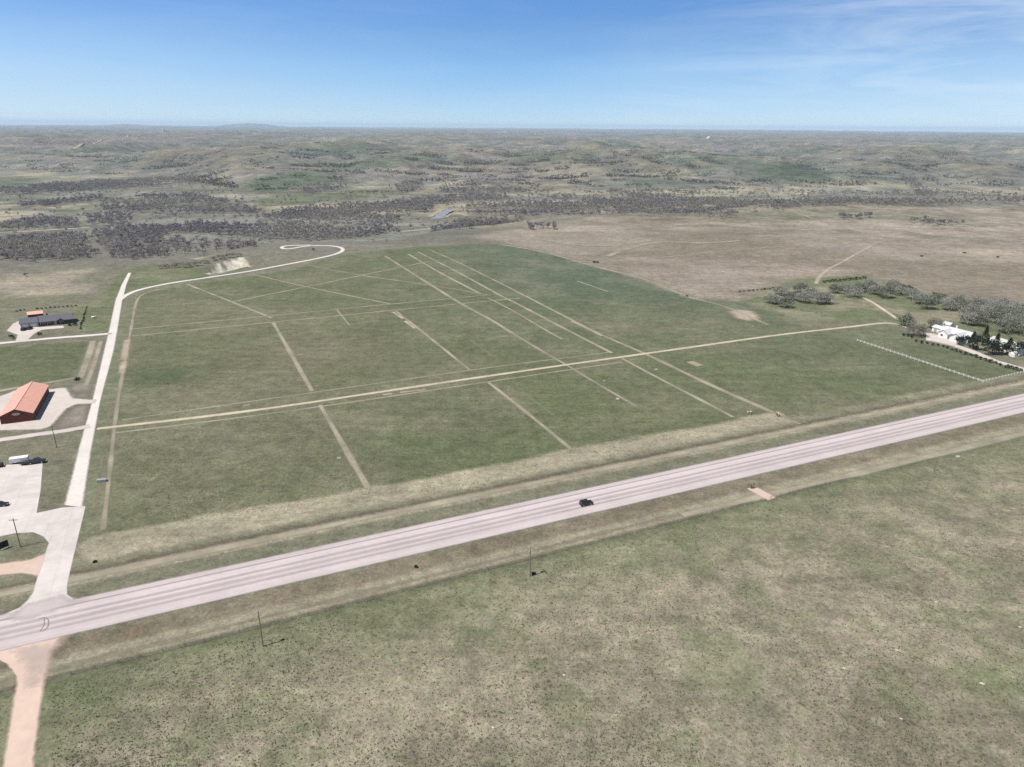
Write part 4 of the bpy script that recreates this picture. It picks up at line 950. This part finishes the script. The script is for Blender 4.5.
# ranch house, front faces the camera
h0, h1 = at(21, 328.5), at(73, 323.0); rz = math.atan2(*(h1 - h0)[::-1]); Lh = np.hypot(*(h1 - h0)); Dh = 10.0
house = thing('ranch_house', 'long low ranch house with slate-blue roof beside the red shed', 'house', h0, rz)
g_ = 9.5
def ridge_x(mb, x0, x1, y0, y1, eave, rise, over=.5, th=.18):
    yc = (y0 + y1) / 2; k = rise / ((y1 - y0) / 2)
    mb.extrude_x([(y0 - over, eave - over * k), (yc, eave + rise), (yc, eave + rise + th), (y0 - over, eave - over * k + th)][::-1], x0 - over, x1 + over)
    mb.extrude_x([(y1 + over, eave - over * k), (y1 + over, eave - over * k + th), (yc, eave + rise + th), (yc, eave + rise)][::-1], x0 - over, x1 + over)
def walls_x(mb, x0, x1, y0, y1, eave, rise):
    mb.extrude_x([(y0, 0), (y1, 0), (y1, eave), ((y0 + y1) / 2, eave + rise), (y0, eave)], x0, x1)
mb = MB(); walls_x(mb, 0, g_, 0, Dh - 1, 3.0, 2.2); w1_ = mb.build('wall', M['grey_wall'], house)
mb = MB(); walls_x(mb, g_ + .01, Lh, 1.6, Dh + .6, 2.9, 2.4); mb.build('wall', M['dark_wall'], house)
mb = MB(); ridge_x(mb, 0, g_ - .52, 0, Dh - 1, 3.02, 2.2); roof = mb.build('roof', M['slate_roof'], house)
mb = MB(); ridge_x(mb, g_ + .5, Lh, .6, Dh + .8, 2.75, 2.6, .6); roof = mb.build('roof', M['slate_roof'], house)
MB().box(14, 14.9, 6.3, 7.1, 4.2, 6.4).build('chimney', M['dark_wall'], roof)
for x_ in (1.0, 5.2): MB().box(x_, x_ + 3.2, -.06, -.003, .03, 2.4).build('garage_door', M['white_trim'], house)
for x_ in (11.5, 14.5, 21.5): window(house, x_, 1.6, .9, 1.7, 1.3, 'x')
d_ = MB().box(18, 19, 1.53, 1.597, .1, 2.2).build('door', M['white_trim'], house); MB().sphere((18.15, 1.5, 1.1), .05).build('handle', M['steel'], d_)
for x_ in (10.5, 14, 17.5, 21): MB().box(x_, x_ + .18, .25, .43, .05, 2.5).build('porch_post', M['white_trim'], house)
mb = MB(); mb.extrude_y([(18.9, 2.6), (23.6, 2.6), (21.25, 4.0)], -.8, 4.6); mb.build('porch_gable', M['slate_roof'], house)
# red shed
s0 = at(28.5, 319.2); s1 = at(43.5, 317.6); rz = math.atan2(*(s1 - s0)[::-1]); Ls = np.hypot(*(s1 - s0))
shed = thing('red_shed', 'small red-roofed shed behind the slate-blue ranch house', 'shed', s0, rz)
mb = MB(); walls_x(mb, 0, Ls, 0, 5, 2.9, 1.3); mb.build('wall', M['red_wall'], shed)
mb = MB(); ridge_x(mb, 0, Ls, 0, 5, 2.92, 1.3, .3, .12); mb.build('roof', M['red_roof'], shed)
MB().box(2.5, 5.2, -.07, -.003, .03, 2.4).build('door', M['red_wall'], shed)

# white farmhouse
w0, w1 = at(937, 336), at(965, 343.5); rz = math.atan2(*(w1 - w0)[::-1])
wh = thing('white_farmhouse', 'white farmhouse with pale roofs and attached garage wing by the gravel yard', 'house', w0, rz)
Lw = np.hypot(*(w1 - w0))
mb = MB(); walls_x(mb, 0, Lw, 2.5, 12, 3.2, 2.4); mb.build('wall', M['white_wall'], wh)
mb = MB(); ridge_x(mb, 0, Lw, 2.5, 12, 3.22, 2.4); mr_ = mb.build('roof', M['white_roof'], wh)
MB().box(Lw * .3, Lw * .3 + .9, 8.2, 9.0, 4.6, 6.9).build('chimney', M['white_trim'], mr_)
def cross_wing(x0, w, y0, y1, eave, rise):
    mb = MB(); mb.extrude_y([(x0, 0), (x0 + w, 0), (x0 + w, eave), (x0 + w / 2, eave + rise), (x0, eave)], y0, y1); mb.build('wall', M['white_wall'], wh)
    mb = MB(); k = rise / (w / 2); ov = .4; th = .16
    a = (x0 - ov, eave - ov * k + .02); b = (x0 + w + ov, eave - ov * k + .02); tp = (x0 + w / 2, eave + rise + .02)
    mb.extrude_y([a, tp, (tp[0], tp[1] + th), (a[0], a[1] + th)], y0 - ov, y1); mb.extrude_y([b, tp, (tp[0], tp[1] + th), (b[0], b[1] + th)][::-1], y0 - ov, y1)
    mb.build('roof', M['white_roof'], wh)
cross_wing(1.0, 6.0, -1.0, 7.2, 3.0, 2.0); cross_wing(Lw - 8.0, 7.0, -3.0, 7.2, 3.0, 2.2)
for x_ in (Lw - 7.4, Lw - 4.2): MB().box(x_, x_ + 2.7, -3.06, -3.003, .03, 2.3).build('garage_door', M['white_trim'], wh)
window(wh, 2.6, -1.0, 1.0, 1.6, 1.3, 'x')
for x_ in (8.2, 10.4): window(wh, x_, 2.5, 1.0, 1.4, 1.3, 'x')
window(wh, Lw, 5.5, 1.0, 1.5, 1.3, 'y')
# little white outbuilding and its twin roof behind
for p0, Lx, Dx, lab in (((931.5, 331), 7.5, 5, 'small white outbuilding left of the white farmhouse'), ((941.5, 327.5), 5, 4, 'tiny white shed behind the white farmhouse')):
    b_ = thing('white_shed', lab, 'shed', at(*p0), rz)
    mb = MB(); walls_x(mb, 0, Lx, 0, Dx, 2.7, 1.3); mb.build('wall', M['white_wall'], b_)
    mb = MB(); ridge_x(mb, 0, Lx, 0, Dx, 2.72, 1.3, .3, .12); mb.build('roof', M['white_roof'], b_)
    MB().box(1.5, 3.2, -.06, -.003, .03, 2.2).build('door', M['grey_wall'], b_)
# green-roofed building
q0, q1 = at(986, 345.5), at(1019, 355.5); rz2 = math.atan2(*(q1 - q0)[::-1]); Lq = np.hypot(*(q1 - q0))
gb = thing('farm_building', 'low farm building with pale green roof behind the dark conifers', 'building', q0, rz2)
mb = MB(); walls_x(mb, 0, Lq, 0, 10, 3.0, 2.2); mb.build('wall', M['white_wall'], gb)
mb = MB(); ridge_x(mb, 0, Lq, 0, 10, 3.02, 2.2); mb.build('roof', M['pale_green_roof'], gb)
for x_ in (Lq * .25, Lq * .75): window(gb, x_, 0, 1.0, 1.6, 1.2, 'x')
MB().box(Lq * .5, Lq * .5 + 1, -.06, -.003, .05, 2.15).build('door', M['grey_wall'], gb)

# far white farm building and grain elevator
p = hit(709, 138.5); fb = thing('far_barn', 'tiny white barn far away on the ridge right of centre', 'barn', p, .3)
gable_walls(22, 40, 9, 6).build('wall', M['white_wall'], fb); gable_roof(22, 40, 9.05, 6).build('roof', M['white_roof'], fb)
p = hit(162, 131.5); ge = thing('grain_elevator', 'tall white grain elevator on the far left horizon', 'elevator', p, .2)
gable_walls(14, 22, 34, 6).build('tower', M['white_wall'], ge); gable_roof(14, 22, 34.1, 6, .3).build('roof', M['white_roof'], ge)
for k_ in range(3): MB().cyl((24 + 13 * k_, 10, -2), (24 + 13 * k_, 10, 17), 6, 6, 14).cyl((24 + 13 * k_, 10, 17.02), (24 + 13 * k_, 10, 20), 6.1, .5, 14).build('silo', M['white_roof'], ge)

# ------------------------------------------------------------------ vehicles
def car(name, label, xy, rz, prof, cabin, L, Wd, paint, wb, rw=.36, parts=True):
    """prof: lower-body outline (x,z); cabin: greenhouse outline (x,z); x forward"""
    t = thing(name, label, 'car' if 'car' in name or 'suv' in name else 'truck', xy, rz)
    zl = t.location; t.location.z += .09
    MB().extrude_y(prof, -Wd / 2, Wd / 2).build('body', paint, t, bevel=.06)
    cb = MB(); n = len(cabin); ins = .16
    V = [(a, -Wd / 2 + .05 + (ins if b > cabin[0][1] + .2 else 0), b) for a, b in cabin] + [(a, Wd / 2 - .05 - (ins if b > cabin[0][1] + .2 else 0), b) for a, b in cabin]
    cb.add(V, [list(range(n)), list(range(n, 2 * n))[::-1]] + [(i, n + i, n + (i + 1) % n, (i + 1) % n) for i in range(n)])
    cb.build('cabin', M['glass'], t)
    top = [c for c in cabin if c[1] > cabin[0][1] + .2]; x0 = min(c[0] for c in top); x1 = max(c[0] for c in top); zt = max(c[1] for c in top)
    MB().box(x0 - .03, x1 + .03, -Wd / 2 + .18, Wd / 2 - .18, zt - .01, zt + .06).build('roof', paint, t, bevel=.02)
    for sx in (1, -1):
        for sy in (1, -1):
            x_ = sx * wb / 2; y_ = sy * (Wd / 2 - .1)
            w = thing_part('wheel', t)
            MB().cyl((x_, y_ - .11, rw), (x_, y_ + .11, rw), rw, rw, 18).build('tyre', M['rubber'], w)
            MB().cyl((x_, y_ + sy * .10, rw), (x_, y_ + sy * .13, rw), rw * .6, rw * .55, 14).build('rim', M['steel'], w)
    for sy in (1, -1):
        MB().box(L / 2 - .06, L / 2 + .02, sy * Wd * .36 - .17, sy * Wd * .36 + .17, .72, .9).build('headlight', M['lamp_white'], t)
        MB().box(-L / 2 - .02, -L / 2 + .05, sy * Wd * .40 - .1, sy * Wd * .40 + .1, .75, 1.0).build('tail_light', M['lamp_red'], t)
    return t
def thing_part(name, parent):
    o = bpy.data.objects.new(name, None); COL.objects.link(o); o.parent = parent; o.empty_display_size = .2; return o
SUVP = [(-2.25, .38), (2.2, .38), (2.28, .6), (2.25, 1.02), (1.05, 1.12), (-2.2, 1.12), (-2.28, .7)]
SUVC = [(-2.18, 1.11), (1.0, 1.11), (.45, 1.78), (-2.05, 1.8)]
car('suv', 'black boxy sport utility vehicle driving along the pale highway', at(586, 505), math.radians(24.1), SUVP, SUVC, 4.5, 1.9, M['black'], 2.75, .38)
PUP = [(-2.9, .45), (2.8, .45), (2.9, .7), (2.85, 1.1), (1.6, 1.2), (-2.85, 1.2), (-2.9, .8)]
PUC = [(-.9, 1.19), (1.5, 1.19), (.9, 1.9), (-.75, 1.92)]
car('pickup_truck', 'black pickup truck parked at the far edge of the concrete yard', at(37, 463.2), math.radians(22), PUP, PUC, 5.8, 2.0, M['black'], 3.6, .4)
SEP = [(-2.2, .3), (2.2, .3), (2.3, .5), (2.2, .8), (1.0, .92), (-1.5, .95), (-2.2, .92), (-2.3, .6)]
SEC = [(-1.6, .93), (1.0, .91), (.3, 1.4), (-1.0, 1.42)]
car('parked_car', 'black car parked on the concrete yard, cut by the left frame edge', at(1, 506), math.radians(12), SEP, SEC, 4.6, 1.8, M['black'], 2.7, .33)
car('parked_car', 'left of two dark cars parked before the grey house garage', at(24, 330.3), math.radians(100), SUVP, SUVC, 4.5, 1.9, M['black'], 2.75, .38)
car('parked_car', 'right of two dark cars parked before the grey house garage', at(30, 329.2), math.radians(100), SUVP, SUVC, 4.5, 1.9, M['blackm'], 2.75, .38)
VAP = [(-2.6, .35), (2.5, .35), (2.6, .6), (2.5, 1.1), (1.9, 1.25), (-2.6, 1.25)]
VAC = [(-2.58, 1.24), (1.85, 1.24), (1.1, 2.2), (-2.55, 2.25)]
v_ = car('white_van_truck', 'white van parked between the dark conifers and the farm building', at(1011, 357), math.radians(70), VAP, VAC, 5.2, 2.0, M['white_wall'], 3.2, .36); v_.name = 'parked_van'; v_['category'] = 'van'
for c_ in v_.children:
    if c_.name.startswith('cabin'): c_.data.materials[0] = M['white_wall']
MB().box(1.2, 1.75, -.8, .8, 1.35, 1.9).build('windscreen', M['glass'], v_)
# white cargo trailer and black flatbed behind it
r_ = math.radians(22)
tr = thing('cargo_trailer', 'long white cargo trailer parked behind the black pickup', 'trailer', at(20, 462.5), r_)
MB().box(-3, 3, -1.1, 1.1, .55, 2.3).build('body', M['white_wall'], tr, bevel=.08)
MB().box(3.0, 4.2, -.06, .06, .5, .62).build('hitch', M['blackm'], tr)
for x_ in (-.45, .45):
    for sy in (-1.12, .95): MB().cyl((x_, sy, .36), (x_, sy + .17, .36), .36, .36, 14).build('wheel', M['rubber'], tr)
MB().box(-3.03, -3.003, -.9, .9, .65, 2.1).build('door', M['white_trim'], tr)
tr = thing('flatbed_trailer', 'black flatbed trailer with low rails between white trailer and pickup', 'trailer', at(27.5, 464.2), r_)
MB().box(-2.2, 2.2, -1.0, 1.0, .6, .75).build('bed', M['blackm'], tr)
mb = MB()
for sy in (-1.0, .94):
    mb.box(-2.2, 2.2, sy, sy + .06, 1.15, 1.22)
    for x_ in np.linspace(-2.2, 2.14, 6): mb.box(x_, x_ + .06, sy, sy + .06, .752, 1.148)
mb.build('rail', M['blackm'], tr)
for sy in (-1.2, 1.02): MB().cyl((-.3, sy, .34), (-.3, sy + .18, .34), .34, .34, 14).build('wheel', M['rubber'], tr)
MB().box(2.2, 3.3, -.06, .06, .6, .7).build('hitch', M['blackm'], tr)
# dark bin at the frame edge
bn = thing('waste_bin', 'dark waste container at the left frame edge by the yard', 'bin', at(-.5, 467), r_)
MB().extrude_x([(-.9, .1), (.9, .1), (1.05, 1.3), (-1.05, 1.3)], -1.2, 1.2).build('body', M['blackm'], bn); MB().box(-1.25, 1.25, -1.1, 1.1, 1.305, 1.38).build('lid', M['blackm'], bn)

# ------------------------------------------------------------------ poles, signs, fences, small things
def pole(label, xy, h, rz, arm=True, can=True):
    t = thing('utility_pole', label, 'utility pole', xy, rz, 'utility poles')
    MB().cyl((0, 0, -.3), (0, 0, h), .17, .12, 10).build('post', M['wood'], t)
    if arm:
        a = MB().box(-1.2, 1.2, -.07, .07, h - .62, h - .48); a.build('crossarm', M['wood'], t)
        for x_ in (-1.1, -.5, .5, 1.1): MB().cyl((x_, 0, h - .478), (x_, 0, h - .25), .06, .05, 8).build('insulator', M['lamp_white'], t)
    if can: MB().cyl((.32, .12, h - 2.3), (.32, .12, h - 1.3), .24, .24, 12).build('transformer', M['steel'], t)
    return t
hr = math.radians(24.1)
pole('tall wooden utility pole on the grass nearest the road junction', at(263, 646.5), 10.5, hr + 1.57, False, True)
pole('utility pole with pale top standing below the black vehicle', at(530, 576.5), 9.5, hr + 1.57, True, True)
pole('short thin pole far right on the south side of the highway', at(933.8, 471.4), 5.5, hr + 1.57, False, False)
pole('utility pole with crossarm between the red barn and the concrete yard', at(56.7, 447.6), 9.5, hr, True, False)
pole('utility pole with wide crossarm on the grass island by the concrete yard', at(20.5, 547), 9.8, .1, True, False)
sg = thing('signboard', 'dark upright signboard on the grass island beside the dirt driveway', 'sign', at(4.5, 549), 1.0)
MB().box(-1.3, 1.3, -.08, .08, .5, 2.6).build('panel', M['blackm'], sg)
for x_ in (-1.1, 1.1): MB().box(x_ - .06, x_ + .06, -.06, .06, -.2, .498).build('post', M['wood'], sg)
ub = thing('utility_box', 'pale grey metal box lying on the grass beside the mown strip', 'box', at(102, 481.5), .25)
MB().box(-1.5, 1.5, -.6, .6, .12, .85).build('body', M['steel'], ub, bevel=.05); MB().box(-1.55, 1.55, -.65, .65, .855, .93).build('lid', M['steel'], ub); MB().box(-1.3, 1.3, -.5, .5, -.1, .118).build('base', M['blackm'], ub)
pt = thing('propane_tank', 'small white tank on the lawn right of the ranch house hedge', 'tank', at(94, 318.3), .9)
MB().cyl((-1.0, 0, .9), (1.0, 0, .9), .55, .55, 14).sphere((-1.0, 0, .9), .549, 14, 8).sphere((1.0, 0, .9), .549, 14, 8).build('shell', M['white_wall'], pt, smooth=True)
for x_ in (-.7, .7): MB().box(x_ - .1, x_ + .1, -.4, .4, -.05, .45).build('leg', M['steel'], pt)
for p, lab in (((339, 459.5), 'small white panel beside the left long mown strip'), ((617.5, 400), 'white panel on the faint track below the field road'), ((604, 382), 'tiny white panel just below the field road'), ((656, 370.5), 'white panel between the two straight mown strips'), ((957.5, 458), 'white marker standing beyond the short right pole')):
    t = thing('marker_panel', lab, 'marker', at(*p), random.uniform(-.3, .3), 'white markers in the field')
    MB().box(-.7, .7, -.04, .04, .3, 1.0).build('panel', M['white_wall'], t)
    for x_ in (-.55, .55): MB().box(x_ - .05, x_ + .05, -.035, .035, -.1, .298).build('stake', M['wood'], t)
def stone(p, r, lab):
    rng = np.random.default_rng(int(p[0])); r *= .7; mb = MB().sphere((0, 0, r * .25), r, 10, 7, .6)
    mb.v = [tuple(np.array(v) * (1 + .25 * (rng.random(3) - .5))) for v in mb.v]
    o = mb.build('pale_stone', M['dirt_stone'], None); o.location = (*at(*p), tz(*at(*p))); o.scale = (1.5, .8, 1); o.rotation_euler = (0, 0, -.5); tag(o, lab, 'stone', 'pale stones in the dry grass')
for p, r, lab in (((844, 668), .38, 'upper left pale stone of the three near the dark grass patch'), ((897, 650), .4, 'pale stone right of centre in the lower right prairie'), ((982, 684), .55, 'long pale stone in the green patch at lower right'),
                  ((936, 601.5), .4, 'pale stone highest up in the lower right prairie'), ((901, 719), .38, 'lowest pale stone near the bottom right of the prairie'), ((564, 675), .4, 'pale stone in the middle of the foreground prairie'), ((493, 728), .45, 'pale stone near the bottom edge of the foreground'), ((1020, 627), .4, 'pale stone at the right frame edge')):
    stone(p, r, lab)

def fence(name, label, cat, pts, step, ph, pr, rails, mat):
    t = thing(name, label, cat, pts[0], 0); o0 = t.location.copy(); P = resample(np.array(pts), step)
    pm = MB().box(-pr, pr, -pr, pr, -.2, ph); me = raw_mesh('post', pm.v, faces=pm.f, mats=[mat])
    for q in P: link('post', me, t, (q[0] - o0[0], q[1] - o0[1], tz(*q) - o0[2]))
    for z, hh in rails:
        mb = MB()
        for a, b in zip(P[:-1], P[1:]):
            a3 = Vector((a[0] - o0[0], a[1] - o0[1], tz(*a) - o0[2] + z)); b3 = Vector((b[0] - o0[0], b[1] - o0[1], tz(*b) - o0[2] + z)); d = (b3 - a3).normalized(); s_ = Vector((-d.y, d.x, 0)) * (pr * .45)
            a3 += d * pr; b3 -= d * pr; up = Vector((0, 0, hh / 2))
            mb.add([a3 - s_ - up, b3 - s_ - up, b3 + s_ - up, a3 + s_ - up, a3 - s_ + up, b3 - s_ + up, b3 + s_ + up, a3 + s_ + up], [(0, 3, 2, 1), (4, 5, 6, 7), (0, 1, 5, 4), (1, 2, 6, 5), (2, 3, 7, 6), (3, 0, 4, 7)])
        mb.build('rail', mat, t)
fence('rail_fence', 'white rail fence with square posts cornering below the farm shrubs', 'fence', [at(857, 341), at(983, 382.5), at(1026, 372.5)], 2.6, 1.35, .13, [(.5, .09), (1.0, .09)], M['fence_white'])
fence('wire_fence', 'thin dark wire fence running along the south verge of the highway', 'fence', [hwp(float(hw_t(*at(75, 655))), -22), hwp(-60, -22.3), hwp(150, -22)], 4.2, 1.2, .06, [(.4, .012), (.75, .012), (1.1, .012)], M['wood'])

# ------------------------------------------------------------------ camera, light, air
cam = bpy.data.cameras.new('camera'); cam.sensor_width = 36; cam.lens = F / 1024 * 36; cam.clip_start = 1; cam.clip_end = 120000
co = bpy.data.objects.new('camera', cam); COL.objects.link(co); SC.camera = co
R0 = Vector((1, 0, 0)); U0 = Vector((0, math.sin(PITCH), math.cos(PITCH))); B0 = Vector((0, -math.cos(PITCH), math.sin(PITCH)))
rt = R0 * math.cos(ROLL) + U0 * math.sin(ROLL); upv = -R0 * math.sin(ROLL) + U0 * math.cos(ROLL)
mat = Matrix((rt, upv, B0)).transposed().to_4x4(); mat.translation = (0, 0, CAMH); co.matrix_world = mat

SUN_EL = math.radians(61); sd = Vector((-.87, -.49, 0)).normalized() * math.cos(SUN_EL); sd.z = math.sin(SUN_EL)
sl = bpy.data.lights.new('sun', 'SUN'); sl.energy = 3.8; sl.angle = math.radians(.53); sl.color = (1, .945, .86)
so = bpy.data.objects.new('sun', sl); COL.objects.link(so); so.rotation_euler = sd.to_track_quat('Z', 'Y').to_euler(); so.location = (-200, -100, 300)

w = bpy.data.worlds.new('World'); SC.world = w; w.use_nodes = True; t = w.node_tree; N = t.nodes; L = t.links; N.clear()
out = N.new('ShaderNodeOutputWorld'); bg = N.new('ShaderNodeBackground'); bg.inputs[1].default_value = .07
sky = N.new('ShaderNodeTexSky'); sky.sky_type = 'NISHITA'; sky.sun_disc = False; sky.sun_elevation = SUN_EL; sky.sun_rotation = math.atan2(sd.x, sd.y); sky.altitude = 700; sky.air_density = 1.0; sky.dust_density = 0; sky.ozone_density = 2.0
tc = N.new('ShaderNodeTexCoord'); sx = N.new('ShaderNodeSeparateXYZ'); L.new(tc.outputs['Generated'], sx.inputs[0])
zq = N.new('ShaderNodeMath'); zq.operation = 'MULTIPLY_ADD'; zq.inputs[1].default_value = 12; zq.inputs[2].default_value = 2.2; L.new(sx.outputs[2], zq.inputs[0])
zz = N.new('ShaderNodeMath'); zz.operation = 'MULTIPLY_ADD'; zz.inputs[2].default_value = .123; L.new(sx.outputs[2], zz.inputs[0]); L.new(zq.outputs[0], zz.inputs[1])
cx = N.new('ShaderNodeCombineXYZ'); L.new(sx.outputs[0], cx.inputs[0]); L.new(sx.outputs[1], cx.inputs[1]); L.new(zz.outputs[0], cx.inputs[2])
nv = N.new('ShaderNodeVectorMath'); nv.operation = 'NORMALIZE'; L.new(cx.outputs[0], nv.inputs[0]); L.new(nv.outputs[0], sky.inputs[0])
rp = N.new('ShaderNodeValToRGB'); rp.color_ramp.elements[0].color = (1.22, 1.10, .93, 1); rp.color_ramp.elements[1].position = 1; rp.color_ramp.elements[1].color = (.55, .5, .45, 1)
e_ = rp.color_ramp.elements.new(.15); e_.color = (1.04, 1.50, 1.74, 1); e_ = rp.color_ramp.elements.new(.07); e_.color = (1.22, 1.50, 1.46, 1); e_ = rp.color_ramp.elements.new(.35); e_.color = (.68, .74, .76, 1)
L.new(sx.outputs[2], rp.inputs[0]); sm_ = N.new('ShaderNodeMix'); sm_.data_type = 'RGBA'; sm_.blend_type = 'MULTIPLY'; sm_.inputs[0].default_value = 1; L.new(sky.outputs[0], sm_.inputs[6]); L.new(rp.outputs[0], sm_.inputs[7])
# thin cirrus
mp = N.new('ShaderNodeMapping'); mp.inputs['Scale'].default_value = (2.2, 1.2, 16); mp.inputs['Rotation'].default_value = (.0, .12, .5); L.new(tc.outputs['Generated'], mp.inputs[0])
cn = N.new('ShaderNodeTexNoise'); cn.inputs['Scale'].default_value = 1.6; cn.inputs['Detail'].default_value = 8; cn.inputs['Roughness'].default_value = .62; cn.inputs['Distortion'].default_value = .6; L.new(mp.outputs[0], cn.inputs[0])
c1 = ramp_mul(N, L, cn.outputs[0], .44, .78, 0, .6)
mx_ = N.new('ShaderNodeMath'); mx_.operation = 'MULTIPLY'; L.new(c1, mx_.inputs[0]); ax_ = N.new('ShaderNodeMath'); ax_.operation = 'ABSOLUTE'; L.new(sx.outputs[0], ax_.inputs[0]); L.new(ramp_mul(N, L, sx.outputs[0], .12, .5, .12, 1), mx_.inputs[1])
cm = N.new('ShaderNodeMix'); cm.data_type = 'RGBA'; cm.inputs[7].default_value = (6.5, 7.0, 7.6, 1); L.new(mx_.outputs[0], cm.inputs[0]); L.new(sm_.outputs[2], cm.inputs[6])
vm = N.new('ShaderNodeMath'); vm.operation = 'MULTIPLY'; L.new(ramp_mul(N, L, ax_.outputs[0], .06, .55, .10, .50), vm.inputs[0]); L.new(ramp_mul(N, L, sx.outputs[2], .015, .135, 1, .12), vm.inputs[1])
vc = N.new('ShaderNodeMix'); vc.data_type = 'RGBA'; vc.inputs[7].default_value = (4.9, 5.9, 6.6, 1); L.new(vm.outputs[0], vc.inputs[0]); L.new(cm.outputs[2], vc.inputs[6])
L.new(vc.outputs[2], bg.inputs[0]); L.new(bg.outputs[0], out.inputs[0])

hm, t, N, L = nt('haze_air'); out = N.new('ShaderNodeOutputMaterial'); pv = N.new('ShaderNodeVolumePrincipled')
pv.inputs['Color'].default_value = (.62, .80, 1.0, 1); pv.inputs['Density'].default_value = 4.6e-5; pv.inputs['Anisotropy'].default_value = .0
L.new(pv.outputs[0], out.inputs['Volume'])
hz = MB().box(-32000, 32000, -32000, 32000, -90, 175).build('haze', hm); structure(hz, 'stuff')

SC.view_settings.view_transform = 'Standard'; SC.view_settings.look = 'None'; SC.view_settings.gamma = 1; SC.view_settings.exposure = 1.03
SC.render.engine = 'CYCLES'; SC.cycles.max_bounces = 5; SC.cycles.diffuse_bounces = 2; SC.cycles.transparent_max_bounces = 12; SC.cycles.volume_bounces = 0
SC.cycles.use_denoising = False
